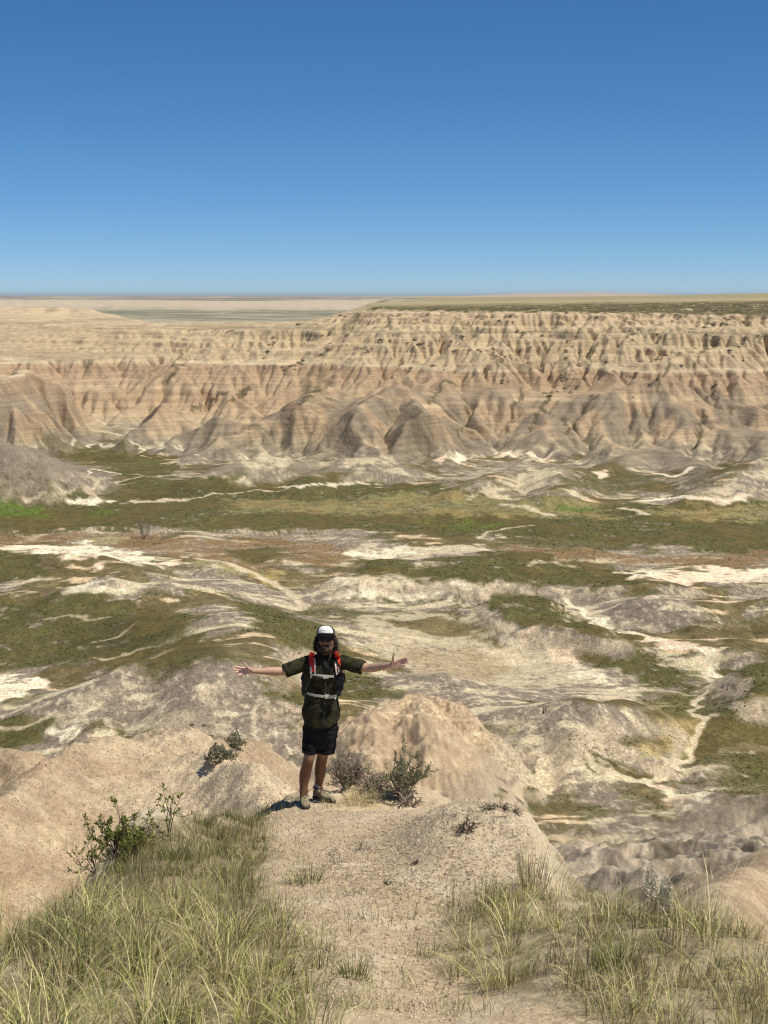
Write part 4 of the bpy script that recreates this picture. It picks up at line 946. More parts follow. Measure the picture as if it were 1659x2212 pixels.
# pale flower stalks among the right-hand grass
def flower(u, v, seed, label, h):
    p = gp(u, v); o = empty('wildflower', p); rs = np.random.default_rng(seed); st = []; buds = []
    for k in range(6):
        a = rs.uniform(0, 6.28); q = np.array([rs.normal(0, .02), rs.normal(0, .02), -.02]); P = [q.copy()]; hh = h*rs.uniform(.6, 1.05)
        for s in range(8):
            q = q+np.array([math.cos(a)*.06, math.sin(a)*.06, 1])*hh/8+rs.normal(0, .004, 3); P.append(q.copy())
            if s > 3:
                for _ in range(9): buds.append((q+rs.normal(0, .010, 3), rs.normal(0, 1, 3)))
        st.append((P, np.linspace(.003, .0012, 9)))
    V, Q = tubes(st, 4); mesh_np('stems', V, Q, M_twig, parent=o)
    V, Q, C = leaves(rs, buds, 2, .014, .0, [(.66,.62,.48), (.55,.52,.38), (.75,.72,.60)], .8); mesh_np('flowers', V, Q, M_leaf, C, parent=o)
    tag(o, label, 'wildflower', 'pale flower stalks in the right-hand grass')
flower(1400,1990, 51, 'left pale-flowered stalk plant rising from the right-hand grass', .34)
flower(1440,2000, 52, 'right pale-flowered stalk plant rising from the right-hand grass', .30)
# rocks of pale clay on the left edge
def rock(u, v, s, seed, label, sq=.7, dz=0):
    p = gp(u, v, dz); bm = bmesh.new(); bmesh.ops.create_icosphere(bm, subdivisions=5, radius=1)
    P = np.array([w.co[:] for w in bm.verts]); n = fbm(P[:, 0]*1.3+seed*7, P[:, 1]*1.3+P[:, 2]*1.7, 4, 300+seed)+.5*fbm(P[:, 2]*2+seed, P[:, 0]*2-P[:, 1], 4, 310+seed)
    P = P*(1+.20*n+.07*fbm(P[:, 0]*9, P[:, 1]*9+P[:, 2]*7, 3, 320))[:, None]*np.array([1, 1.1, sq])*s
    for w, q in zip(bm.verts, P): w.co = q
    me = bpy.data.meshes.new('clay_boulder'); bm.to_mesh(me); bm.free(); me.polygons.foreach_set('use_smooth', np.ones(len(me.polygons), bool)); me.materials.append(M_rock)
    o = link(bpy.data.objects.new('clay_boulder', me)); o.location = p; return tag(o, label, 'rock', 'clay boulders on the left edge of the ridge')
M_rock = mat('boulder_clay', (.70,.585,.43), .95, noise=.2, scale=9, bump=.03, bscale=25, spec=.1)
rock(95,1915, .09, 3, 'white clay lump at the left edge just above the dry grey shrub')
rock(60,1985, .12, 4, 'rough brown-white lump at the left edge of the ridge above the grass', .8)
rock(20,2025, .11, 5, 'low rough lump nearest the left border of the view', .8)

# ------------------------------------------------------------------ bushes farther off
def far_bush(name, size, seed, cols, n=260, squash=.8):
    rs = np.random.default_rng(seed); d = rs.normal(0, 1, (n, 3)); d /= np.linalg.norm(d, axis=1, keepdims=True)
    c = d*rs.uniform(.35, 1, (n, 1))*np.array([1, 1, squash])*(1+.35*np.sin(d[:, :1]*5+seed)); c[:, 2] = np.abs(c[:, 2])
    t = [(q*size, e) for q, e in zip(c, d)]
    return leaves(rs, t, 3, size*.26, size*.05, cols, .6)
DK = [(.30,.28,.18), (.38,.34,.23), (.22,.21,.13), (.42,.38,.26)]
def mid_bush(u, v, y, s, seed, label):
    p = hit([(u, v)], 30, 300)[0]; V, Q, C = far_bush('bush', s, seed, DK, 340)
    o = mesh_np('low_bush', V, Q, M_leaf, C); o.location = (p[0], p[1], p[2]-.05*s); return tag(o, label, 'bush', 'bushes on the crest of the near tan spur')
mid_bush(415,1566,65, .28, 61, 'left one of the two smallest bushes at the top of the tan spur')
mid_bush(441,1568,65, .26, 62, 'right one of the two smallest bushes at the top of the tan spur')
mid_bush(457,1592,62, .42, 63, 'bush in the middle of the row on the tan spur crest')
mid_bush(505,1608,62, .62, 64, 'widest grey-green bush, rightmost on the tan spur crest')
mid_bush(470,1640,58, .62, 65, 'dark lowest bush on the pale flank of the tan spur')
mid_bush(486,1633,58, .40, 66, 'bush touching the dark lowest bush on the pale flank of the tan spur')
# dark shrubs dotted over the upper wall
V, Q, C = far_bush('bush', 1, 71, [(.075,.075,.04), (.11,.10,.055), (.05,.055,.03)], 70)
proto = mesh_np('cliff_shrub', V, Q, M_leaf, C); n = 0; used = False
rs = np.random.default_rng(5); cand = []
while len(cand) < 300:
    u = rs.uniform(560, 1659); v = rs.uniform(676, 860 if u > 1000 else 800)
    d = pn(np.array([u/60]), np.array([v/22]), 73)[0]+pn(np.array([(u+v*1.1)/25]), np.array([(v-u*.2)/60]), 74)[0]*.8
    if d > .25: cand.append((u, v))
pts = hit(cand, 560, 1100)
for k, p in enumerate(pts[:230]):
    o = proto if k == 0 else proto.copy()
    if k: COL.objects.link(o)
    s = rs.uniform(.5, 1.5)*(1.3 if rs.uniform() < .12 else 1)
    o.location = (p[0], p[1], p[2]-.1); o.scale = (s*rs.uniform(.9, 1.6), s, s*rs.uniform(.6, .9)); o.rotation_euler = (0, 0, rs.uniform(0, 6.28))
    tag(o, 'small dark shrub dotting the upper ledges of the badlands wall', 'shrub', 'dark shrubs dotted over the badlands wall')
# knee-high tufts that roughen the valley turf (uncountable)
def tri_tufts(x, y, z, s, col):
    n = len(x); a = rng.uniform(0, 6.283, (n, 3)); V = np.zeros((n, 3, 4, 3)); c = np.stack([x, y, z], -1)[:, None, :]
    d = np.stack([np.cos(a), np.sin(a), a*0], -1)*s[:, None, None]; up = np.zeros((n, 3, 3)); up[..., 2] = s[:, None]*rng.uniform(.4, .8, (n, 3)); off = rng.normal(0, .3, (n, 3, 3))*s[:, None, None]; off[..., 2] = 0
    V[:, :, 0] = c-d*.5+off; V[:, :, 1] = c+d*.5+off; V[:, :, 2] = c+d*.35+up+off; V[:, :, 3] = c-d*.35+up*.8+off
    return V.reshape(-1, 3), np.arange(n*12).reshape(-1, 4), np.repeat(col, 12, 0)
N = 120000; th = rng.uniform(-.285, .285, N); rr_ = np.exp(rng.uniform(math.log(195), math.log(560), N)); x = rr_*np.sin(th); y = rr_*np.cos(th)
z, A_ = H(x, y); cc = colour(x, y, z, A_, np.ones(N), np.zeros(N, bool)); gm_ = (cc[:, 1] > cc[:, 0]*.86) & (z < -60) | (cc[:, 0] > cc[:, 1]*1.3) & (z < -67) & (rng.uniform(0, 1, N) < .7)
x, y, z, cc = x[gm_], y[gm_], z[gm_], cc[gm_]
V, Q, C = tri_tufts(x, y, z-.03, (.10+.28*rng.uniform(0, 1, len(x))**3)*np.interp(y, [200, 500], [.8, 1.15]), cc*rng.uniform(1.3, 2.4, (len(x), 1)))
g = mesh_np('valley_tufts', V, Q, M_grass, C); tag(g, 'low tufts of grass and sage speckling the green parts of the valley floor', 'ground cover', kind='stuff')
N = 60000; th = rng.uniform(-.285, .05, N); rr_ = np.exp(rng.uniform(math.log(38), math.log(100), N)); x = rr_*np.sin(th); y = rr_*np.cos(th)
z, A_ = H(x, y); n = N; s = (.012+.04*rng.uniform(0, 1, n)**4)*np.interp(y, [40, 90], [.8, 1.5])
base = np.array([(1,0,0),(-1,0,0),(0,1,0),(0,-1,0),(0,0,1),(0,0,-1)], float)
V = base[None]*s[:, None, None]*rng.uniform(.6, 1.3, (n, 6, 1))+np.stack([x, y, z+s*.2], -1)[:, None, :]
T = np.array([(0,2,4),(2,1,4),(1,3,4),(3,0,4),(2,0,5),(1,2,5),(3,1,5),(0,3,5)])
g = mesh_np('clay_clods', V.reshape(-1, 3), (np.arange(n)[:, None, None]*6+T[None]).reshape(-1, 3), M_crumb, np.repeat(np.array([(.47,.36,.25)])*rng.uniform(.6, 1.25, (n, 1)), 6, 0))
tag(g, 'crumbly clods covering the near tan spur', 'gravel', kind='stuff')
# bare tree by the brown draw
p = hit([(308,1163)], 200, 900)[0]; t = empty('bare_tree', p); out = []; tips = []; rs = np.random.default_rng(77)
for k in range(5): grow(rs, np.array([rs.normal(0, .2), rs.normal(0, .2), -.2]), np.array([rs.normal(0, .35), rs.normal(0, .35), 1.]), 3.4, .10, 4, out, tips, .3, (3, 4), .62, .12)
big = [q for q in out if q[1][0] > .05]; small = [q for q in out if q[1][0] <= .05]
V, Q = tubes(big, 5); mesh_np('trunk', V, Q, mat('grey_bark', (.22,.19,.15), .9), parent=t)
V, Q = tubes([(a, np.array(b)*1.4) for a, b in small], 3); mesh_np('crown', V, Q, mat('grey_twigs', (.24,.21,.15), .9), parent=t)
tag(t, 'lone leafless grey tree beside the reddish brown draw in the valley', 'tree')


# ------------------------------------------------------------------ the hiker
from mathutils.bvhtree import BVHTree
YP = 14.02
def PP(u, v, dy=0.0): return at_y(u, v, YP+dy)
def basis(d):
    d = np.asarray(d, float); d = d/np.linalg.norm(d); r = np.array([0, 0, 1.]) if abs(d[2]) < .9 else np.array([0, 1., 0])
    a = np.cross(r, d); a /= np.linalg.norm(a); return d, a, np.cross(d, a)
def loft(bm, rings):
    """closed body from rings of points"""
    rows_ = [[bm.verts.new(tuple(p)) for p in r] for r in rings]; n = len(rows_[0])
    for a, b in zip(rows_[:-1], rows_[1:]):
        for j in range(n): bm.faces.new((a[j], a[(j+1) % n], b[(j+1) % n], b[j]))
    bm.faces.new(rows_[0][::-1]); bm.faces.new(rows_[-1])
def limb(bm, pts, rad, sides=14, flat=(1, 1), round_ends=True, ref=None):
    """tapered limb through points; flat scales the two cross axes"""
    P = [np.asarray(p, float) for p in pts]; R = list(rad); m = 4
    Q = []; RR = []
    for k in range(len(P)-1):
        for s in range(m):
            t = s/m; Q.append(P[k]*(1-t)+P[k+1]*t); RR.append(R[k]*(1-t)+R[k+1]*t)
    Q.append(P[-1]); RR.append(R[-1]); Q = np.array(Q); RR = np.array(RR)
    for _ in range(2):
        if len(Q) > 2: Q[1:-1] = Q[1:-1]*.5+(Q[2:]+Q[:-2])*.25; RR[1:-1] = RR[1:-1]*.5+(RR[2:]+RR[:-2])*.25
    T = np.gradient(Q, axis=0); rings = []; _, a0, _ = basis(T[0] if ref is None else T[0])
    if ref is not None: a0 = np.asarray(ref, float)
    def ring(c, r, t):
        t = t/np.linalg.norm(t); a = a0-t*np.dot(a0, t); a /= np.linalg.norm(a); b = np.cross(t, a)
        return [c+r*(a*math.cos(x)*flat[0]+b*math.sin(x)*flat[1]) for x in np.linspace(0, 2*math.pi, sides, endpoint=False)]
    if round_ends:
        t = T[0]/np.linalg.norm(T[0])
        for f in (.12, .5, .87): rings.append(ring(Q[0]-t*RR[0]*math.sqrt(1-f*f), RR[0]*f, T[0]))
    for q, r, t in zip(Q, RR, T): rings.append(ring(q, r, t))
    if round_ends:
        t = T[-1]/np.linalg.norm(T[-1])
        for f in (.87, .5, .12): rings.append(ring(Q[-1]+t*RR[-1]*math.sqrt(1-f*f), RR[-1]*f, T[-1]))
    loft(bm, rings)
def ball(bm, c, r, rot=None):
    M = Matrix.Translation(Vector(c))
    if rot is not None: M = M @ rot.to_4x4()
    M = M @ Matrix.Diagonal((*r, 1)); bmesh.ops.create_icosphere(bm, subdivisions=3, radius=1, matrix=M)
def bake(bm, name, material, voxel=.006, smooth=3, parent=None, disp=None):
    me = bpy.data.meshes.new(name); bm.to_mesh(me); bm.free(); o = bpy.data.objects.new(name, me); COL.objects.link(o)
    r = o.modifiers.new('r', 'REMESH'); r.mode = 'VOXEL'; r.voxel_size = voxel
    if smooth: s = o.modifiers.new('s', 'SMOOTH'); s.iterations = smooth; s.factor = .5
    dg = bpy.context.evaluated_depsgraph_get(); ev = o.evaluated_get(dg); m2 = bpy.data.meshes.new_from_object(ev)
    o.modifiers.clear(); o.data = m2; m2.name = name; m2.materials.clear(); m2.materials.append(material)
    n = len(m2.vertices)
    if disp:
        co = np.empty(n*3, np.float32); m2.vertices.foreach_get('co', co); co = co.reshape(-1, 3)
        no = np.empty(n*3, np.float32); m2.vertex_normals.foreach_get('vector', no); no = no.reshape(-1, 3)
        co = co+no*disp(co, no)[:, None]; m2.vertices.foreach_set('co', co.astype(np.float32).ravel())
    m2.polygons.foreach_set('use_smooth', np.ones(len(m2.polygons), bool)); m2.update()
    o.parent = parent; return o
person = empty('person', (0, 0, 0))
tag(person, 'bearded man with arms spread wide in dark olive shirt, black shorts, white-fronted cap and sunglasses', 'person')

# skin ------------------------------------------------------------
TILT = Matrix.Rotation(math.radians(-9), 3, 'X'); HC = PP(703.5, 1384)
def hd(x, y, z): return np.array(TILT @ Vector((x, y, z)))+HC
bm = bmesh.new()
ball(bm, hd(0, .012, .035), (.074, .094, .098), TILT); ball(bm, hd(0, -.022, -.05), (.058, .066, .062), TILT); ball(bm, hd(0, -.01, -.01), (.069, .082, .07), TILT)
limb(bm, [hd(0, -.088, .028), hd(0, -.104, .004), hd(0, -.112, -.012)], [.008, .012, .015], 10)
for s in (-1, 1):
    ball(bm, hd(s*.020, -.098, -.014), (.009, .011, .008)); ball(bm, hd(s*.077, .012, .0), (.010, .020, .032), TILT)
    ball(bm, hd(s*.040, -.070, -.008), (.022, .02, .018)); ball(bm, hd(s*.034, -.080, .045), (.030, .014, .010))
ball(bm, hd(0, -.080, -.066), (.024, .014, .012))
neck0 = PP(701, 1424, .03); limb(bm, [hd(0, .03, -.05), neck0, PP(699, 1440, .03)], [.060, .060, .07])
limb(bm, [PP(696, 1440, .03), PP(695, 1500, .03), PP(694, 1565, .03)], [.13, .125, .13], 18, (1.1, .7), ref=(1, 0, 0))
limb(bm, [PP(672, 1430, .03), PP(735, 1430, .03)], [.06, .06])
SA, EA, WA = PP(668, 1430, .03), PP(611, 1450, -.04), PP(547, 1450, -.10)
SB, EB, WB = PP(741, 1430, .03), PP(795, 1444, -.06), PP(845, 1436.5, -.22)
limb(bm, [SA, SA*.5+EA*.5, EA, EA*.7+WA*.3, EA*.35+WA*.65, WA], [.055, .052, .041, .044, .034, .026])
limb(bm, [SB, SB*.5+EB*.5, EB, EB*.7+WB*.3, EB*.35+WB*.65, WB], [.055, .052, .042, .045, .035, .027])
def hand(W, dyw, knuckles, tips, thumb):
    K = [PP(u, v, dyw) for u, v in knuckles]
    for k, q in enumerate(K):                       # palm: four metacarpals side by side
        st = W+(q-W)*.12+(K[k]-(K[0]+K[3])/2)*.25
        limb(bm, [st, W*.35+q*.65, q], [.017, .0165, .0125], 10, (1, .8))
    for (u, v), q, c in zip(tips, K, (0, 1, 2, 3)):
        e = PP(u, v, dyw-.030-.006*c); m1 = q*.6+e*.4+np.array([0, .006, 0]); m2 = q*.25+e*.75+np.array([0, .004, 0])
        limb(bm, [q, m1, m2, e], [.0110, .0098, .0090, .0072], 10)
    (u0, v0), (u1, v1), (u2, v2) = thumb
    a, b, c = PP(u0, v0, dyw-.005), PP(u1, v1, dyw-.02), PP(u2, v2, dyw-.035)
    limb(bm, [W*.55+a*.45, a, b, c], [.017, .0145, .0105, .0085], 10)
hand(WA, -.12, [(524.5,1443.2),(523,1447.6),(523.8,1452),(526.5,1456)], [(507,1440.6),(505,1446),(507.6,1452.2),(514.2,1458)], [(537,1443.5),(531.5,1438),(526.5,1431.5)])
hand(WB, -.24, [(861.5,1425.5),(864,1429.4),(864.6,1433.6),(862.6,1438)], [(879.5,1421),(882.8,1425.6),(881.6,1431),(875.6,1437.2)], [(849.5,1427.5),(849.5,1419),(851,1410.5)])
KA, AA = PP(667, 1640, -.06), PP(655, 1714, -.03); KB, AB = PP(695.5, 1638, .03), PP(688.5, 1697, .14)
limb(bm, [PP(677, 1570, .03), PP(672, 1605, -.02), KA, PP(663, 1655, -.03), PP(659, 1673, .0), PP(656, 1695, -.01), AA], [.078, .062, .053, .052, .060, .042, .035])
limb(bm, [PP(708, 1570, .03), PP(702, 1605, .03), KB, PP(692.5, 1652, .07), PP(691.5, 1668, .10), PP(690, 1685, .13), AB], [.078, .062, .053, .053, .058, .042, .035])
limb(bm, [AA, AA+np.array([0, -.02, -.05])], [.036, .034]); limb(bm, [AB, AB+np.array([.015, -.01, -.05])], [.036, .034])
M_skin = mat('skin', attr='Col', rough=.5, noise=.08, scale=25, spec=.35)
body = bake(bm, 'body', M_skin, .0042, 2, person)
n = len(body.data.vertices); co = np.empty(n*3, np.float32); body.data.vertices.foreach_get('co', co); co = co.reshape(-1, 3)
cs = np.ones((n, 4), np.float32); cs[:, :3] = (.54, .33, .23)
fc = sst(PP(700, 1425)[2], PP(700, 1412)[2], co[:, 2])*(np.abs(co[:, 0]-HC[0]) < .15); cs[:, :3] = cs[:, :3]*(1-fc[:, None])+np.array([.27, .145, .095])*fc[:, None]  # face darkened: shade under the cap painted into the tan skin
legm = sst(PP(0, 1600)[2], PP(0, 1650)[2], co[:, 2])  # legs darker and browner than the arms: shade painted into the skin
cs[:, :3] = cs[:, :3]*(1-legm[:, None])+np.array([.15, .072, .040])*legm[:, None]*(1+.25*fbm(co[:, 0]*30, co[:, 2]*14, 3, 401))[:, None]
palm = (co[:, 0] < PP(544, 1450)[0]) | (co[:, 0] > PP(846, 1436)[0]); cs[palm, :3] = (.70, .43, .34)  # pink hands, lightened in colour to stand for sunlight on the palms
tat = sst(EB[0]+.03, EB[0]+.06, co[:, 0])*sst(WB[0]-.01, WB[0]-.04, co[:, 0])*(co[:, 2] > EB[2]-.3)
pt = fbm(co[:, 0]*38, co[:, 2]*38+co[:, 1]*30, 3, 403); tc_ = np.where((pt > .12)[:, None], [[.20, .26, .24]], np.where((pt < -.16)[:, None], [[.50, .24, .20]], [[.46, .34, .22]]))
tw = tat*sst(.06, .18, np.abs(pt)); cs[:, :3] = cs[:, :3]*(1-tw[:, None]*.75)+tc_*tw[:, None]*.75
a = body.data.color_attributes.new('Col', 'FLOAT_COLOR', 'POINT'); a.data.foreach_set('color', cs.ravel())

# shirt -----------------------------------------------------------
def ell(cu, v, hw, dep, dy=0, zf=None, n=40, p=2.4):
    c = PP(cu, v, .03+dy); w = hw/224.; R = []
    for t in np.linspace(0, 2*math.pi, n, endpoint=False):
        x = abs(math.cos(t))**(2/p)*math.copysign(1, math.cos(t))*w; y = abs(math.sin(t))**(2/p)*math.copysign(1, math.sin(t))*dep
        R.append(c+np.array([x, y, (zf(t) if zf else 0)]))
    return R
bm = bmesh.new()
hem = lambda t: -.040*abs(math.sin(t))**1.5+.035*abs(math.cos(t))**3
loft(bm, [ell(694, 1556, 40.5, .155, zf=hem), ell(694, 1546, 40.5, .155, zf=lambda t: hem(t)*.6), ell(693.5, 1530, 40, .15), ell(693.5, 1512, 36.5, .138), ell(693.5, 1502, 34, .128), ell(693.5, 1492, 35, .132), ell(695, 1470, 37, .14), ell(697, 1450, 39, .14), ell(699, 1434, 39, .135), ell(701, 1422, 32, .105), ell(701.5, 1415, 20, .085), ell(702, 1411, 15, .075)])
for s, (S_, E_, W_, r1, endf) in enumerate([(SA, EA, WA, .078, .93), (SB, EB, WB, .080, .80)]):
    e = S_+(E_-S_)*endf
    limb(bm, [S_+(S_-e)*.15, S_*.5+e*.5+np.array([0, 0, .0]), e+np.array([0, 0, -.008])], [.066, .068, .071], 18, (1, .95), round_ends=False)
    ball(bm, S_+np.array([0, 0, -.015]), (.068, .07, .062))
def wrinkle(co, no):
    f = fbm(co[:, 0]*7+co[:, 2]*5, co[:, 2]*9-co[:, 0]*6+co[:, 1]*4, 4, 411); g_ = 1-np.abs(fbm(co[:, 0]*5-co[:, 2]*9, co[:, 2]*4+co[:, 1]*5, 3, 413))*2.2
    return f*.009+g_*.006
M_shirt = bpy.data.materials.new('camo_olive_cloth'); M_shirt.use_nodes = True
_n = M_shirt.node_tree.nodes; _l = M_shirt.node_tree.links; _b = _n['Principled BSDF']; _b.inputs['Roughness'].default_value = .9; _b.inputs['Specular IOR Level'].default_value = .1
_tc = _n.new('ShaderNodeTexCoord'); _t = _n.new('ShaderNodeTexNoise'); _t.inputs['Scale'].default_value = 14; _t.inputs['Detail'].default_value = 3; _l.new(_tc.outputs['Object'], _t.inputs['Vector'])
_r = _n.new('ShaderNodeValToRGB'); _r.color_ramp.interpolation = 'CONSTANT'; _r.color_ramp.elements[0].color = (.018, .017, .010, 1); _r.color_ramp.elements[1].position = .44; _r.color_ramp.elements[1].color = (.040, .037, .020, 1)
_e = _r.color_ramp.elements.new(.58); _e.color = (.031, .028, .015, 1); _l.new(_t.outputs[0], _r.inputs[0]); _l.new(_r.outputs[0], _b.inputs['Base Color'])
shirt = bake(bm, 'shirt', M_shirt, .0065, 3, person, wrinkle)
# shorts
bm = bmesh.new()
loft(bm, [ell(692, 1596, 33, .125), ell(692.5, 1575, 37, .14), ell(693, 1550, 37, .14), ell(693, 1535, 36, .135)])
limb(bm, [PP(674, 1570, .03), PP(671.5, 1600, -.01), PP(669, 1628, -.03)], [.092, .086, .076], 20, (1, 1.05), False)
loft(bm, [ell(693, 1612, 14, .09), ell(693, 1600, 20, .11), ell(693, 1580, 30, .12)])
limb(bm, [PP(711, 1570, .03), PP(707, 1600, .03), PP(704.5, 1626, .03)], [.092, .092, .089], 20, (1, 1.0), False)
M_short = mat('black_cloth', (.012,.011,.013), .85, noise=.3, scale=30, spec=.15)
shorts = bake(bm, 'shorts', M_short, .0065, 3, person, lambda co, no: fbm(co[:, 0]*9, co[:, 2]*16+co[:, 0]*6, 4, 421)*.014)
def raycaster(objs):
    V = []; Fc = []; n0 = 0
    for o in objs:
        V += [w.co.copy() for w in o.data.vertices]; Fc += [[i+n0 for i in p.vertices] for p in o.data.polygons]; n0 = len(V)
    return BVHTree.FromPolygons(V, Fc)
BV = raycaster([shirt])
def on(u, v, off=.004):
    d = Vector(ray(u, v)).normalized(); h = BV.ray_cast(Vector((0, 0, 0)), d)
    p = h[0] if h[0] is not None else Vector(PP(u, v, -.1)); return np.array(p-d*off)
def ribbon(name, path, widths, material, off=.005, th=.004, parent=None, m=6, fn=None):
    """strap lying on the cloth: edges found on the surface, real thickness"""
    fn = fn or on; P = np.array(path, float); W_ = np.array(widths, float)*np.ones(len(P)); t = np.linspace(0, len(P)-1, (len(P)-1)*m+1)
    X = np.interp(t, range(len(P)), P[:, 0]); Yv = np.interp(t, range(len(P)), P[:, 1]); ww = np.interp(t, range(len(P)), W_)
    tx = np.gradient(X); ty = np.gradient(Yv); L = np.hypot(tx, ty); nx, ny = -ty/L, tx/L
    bmx = bmesh.new(); rows_ = []
    C_ = np.array([[fn(x+nx_*w*s, y+ny_*w*s, off) for s in (-.5, 0, .5)] for x, y, nx_, ny_, w in zip(X, Yv, nx, ny, ww)])
    for _ in range(2): C_[1:-1] = C_[1:-1]*.5+(C_[2:]+C_[:-2])*.25
    for r in C_: rows_.append([bmx.verts.new(tuple(q)) for q in r]+[bmx.verts.new(tuple(q+np.array([0, -th, 0]))) for q in r[::-1]])
    for a_, b_ in zip(rows_[:-1], rows_[1:]):
        for j in range(6): bmx.faces.new((a_[j], a_[(j+1) % 6], b_[(j+1) % 6], b_[j]))
    bmx.faces.new(rows_[0][::-1]); bmx.faces.new(rows_[-1]); bmesh.ops.recalc_face_normals(bmx, faces=bmx.faces)
    me = bpy.data.meshes.new(name); bmx.to_mesh(me); bmx.free(); me.materials.append(material); return link(bpy.data.objects.new(name, me), parent)
def q7(cx, cy): return (491+.248*cx, 1327+.248*cy)
M_placket = mat('placket_cloth', (.034,.034,.020), .9, noise=.2, scale=40)
ribbon('placket', [q7(857, 420), q7(858, 560), q7(852, 700), q7(846, 860), q7(838, 960)], 6.5, M_placket, .002, .003, shirt)
M_button = mat('button', (.20,.19,.15), .4)
for cx, cy in [(858,452),(856,530),(855,608),(853,690),(850,775),(845,855)]:
    p = on(*q7(cx, cy), .008); bmx = bmesh.new(); bmesh.ops.create_cone(bmx, cap_ends=True, segments=12, radius1=.006, radius2=.006, depth=.003, matrix=Matrix.Translation(Vector(p)) @ Matrix.Rotation(math.pi/2, 4, 'X'))
    me = bpy.data.meshes.new('button'); bmx.to_mesh(me); bmx.free(); me.materials.append(M_button); link(bpy.data.objects.new('button', me), shirt)
M_collar = mat('collar_cloth', (.030,.030,.019), .9)
ribbon('collar', [q7(790, 340), q7(805, 372), q7(838, 400)], 7, M_collar, .010, .004, shirt); ribbon('collar', [q7(925, 345), q7(905, 378), q7(878, 402)], 7, M_collar, .010, .004, shirt)
ribbon('pocket_flap', [q7(772, 500), q7(838, 505)], 6, M_placket, .003, .003, shirt)
# head things -------------------------------------------------------
def strands(rs, n, root, L, rad, wav, fall):
    out = []
    for i in range(n):
        p, d = root(rs); P = [p.copy()]; ph = rs.uniform(0, 6.28, 2); ln = L*rs.uniform(.6, 1.2); sg = 9
        for k in range(sg):
            d = d+np.array([0, 0, -fall])+rs.normal(0, .12, 3); d /= np.linalg.norm(d)
            w = wav*np.array([math.sin(ph[0]+k*1.5), math.sin(ph[1]+k*1.3), 0]); p = p+d*ln/sg; P.append(p+w*(k/sg+.3))
        out.append((P, np.linspace(rad, rad*.4, sg+1)))
    return tubes(out, 4)
M_hair = mat('dark_brown_hair', (.030,.017,.011), .5, noise=.4, scale=60, spec=.35)
bm = bmesh.new()
ball(bm, hd(0, .03, .03), (.085, .095, .09), TILT)
for s in (-1, 1):
    ball(bm, hd(s*.083, .035, -.005), (.022, .045, .05), TILT); ball(bm, hd(s*.086, .035, -.055), (.026, .045, .04), TILT); ball(bm, hd(s*.074, .04, -.09), (.026, .04, .03), TILT)
ball(bm, hd(0, .085, -.06), (.07, .04, .06), TILT)
hair = bake(bm, 'hair', M_hair, .005, 2, person, lambda co, no: fbm(co[:, 0]*45, co[:, 2]*45+co[:, 1]*30, 3, 431)*.014)
rs = np.random.default_rng(3)
def hroot(rs):
    s = rs.choice([-1, 1]); return hd(s*rs.uniform(.076, .094), rs.uniform(-.01, .08), rs.uniform(-.05, .05)), np.array([s*.5, rs.normal(0, .4), -.7])
V, Q = strands(rs, 420, hroot, .075, .0026, .010, .25); mesh_np('curls', V, Q, M_hair, parent=hair)
M_beard = mat('beard_hair', (.060,.028,.014), .55, noise=.45, scale=60, spec=.3)
bm = bmesh.new()
ball(bm, hd(0, -.070, -.085), (.050, .040, .034), TILT); ball(bm, hd(0, -.058, -.105), (.038, .038, .026), TILT)
for s in (-1, 1):
    limb(bm, [hd(s*.070, -.02, -.01), hd(s*.064, -.045, -.05), hd(s*.040, -.072, -.085)], [.012, .018, .024]); limb(bm, [hd(0, -.098, -.038), hd(s*.022, -.096, -.042), hd(s*.036, -.086, -.062)], [.007, .009, .010])
beard = bake(bm, 'beard', M_beard, .004, 1, person, lambda co, no: fbm(co[:, 0]*70, co[:, 2]*60, 3, 433)*.007)
def broot(rs):
    t = rs.uniform(-1.3, 1.3); z = rs.uniform(-.11, -.05); return hd(math.sin(t)*.062, -.045-.05*math.cos(t)*(1 if z < -.07 else .8), z), np.array([math.sin(t)*.6, -.5, -.7])
V, Q = strands(rs, 420, broot, .030, .0016, .003, .15); mesh_np('whiskers', V, Q, M_beard, parent=beard)
bm = bmesh.new(); ball(bm, hd(0, -.1035, -.058), (.016, .005, .0045), TILT)
me = bpy.data.meshes.new('teeth'); bm.to_mesh(me); bm.free(); me.materials.append(mat('teeth', (.42,.36,.29), .4)); link(bpy.data.objects.new('teeth', me), person)
bm = bmesh.new(); limb(bm, [hd(-.022, -.101, -.054), hd(0, -.108, -.0675), hd(.022, -.101, -.054)], [.003, .005, .003])
me = bpy.data.meshes.new('lips'); bm.to_mesh(me); bm.free(); me.materials.append(mat('lips', (.33,.13,.10), .5)); link(bpy.data.objects.new('lips', me), person)
# cap
def sheet(name, material, fn, nu, nv, th, parent):
    bmx = bmesh.new(); G_ = [[bmx.verts.new(tuple(fn(i/(nu-1), j/(nv-1)))) for j in range(nv)] for i in range(nu)]
    for i in range(nu-1):
        for j in range(nv-1):
            try: bmx.faces.new((G_[i][j], G_[i+1][j], G_[i+1][j+1], G_[i][j+1]))
            except ValueError: pass
    me = bpy.data.meshes.new(name); bmx.to_mesh(me); bmx.free(); me.polygons.foreach_set('use_smooth', np.ones(len(me.polygons), bool)); me.materials.append(material)
    o = link(bpy.data.objects.new(name, me), parent); s = o.modifiers.new('s', 'SOLIDIFY'); s.thickness = th; s.offset = 0; return o
def crown_pt(a, e):          # a azimuth (0 = front), e 0 rim .. 1 top
    r = math.cos(e*math.pi/2)**.62; return hd(math.sin(a)*.087*r, .008-math.cos(a)*.104*r, .066+.075*math.sin(e*math.pi/2)**.9)
M_white = mat('white_foam', (.80,.79,.77), .8, noise=.06, scale=50); M_mesh = mat('dark_mesh', (.018,.018,.02), .8, noise=.3, scale=150)
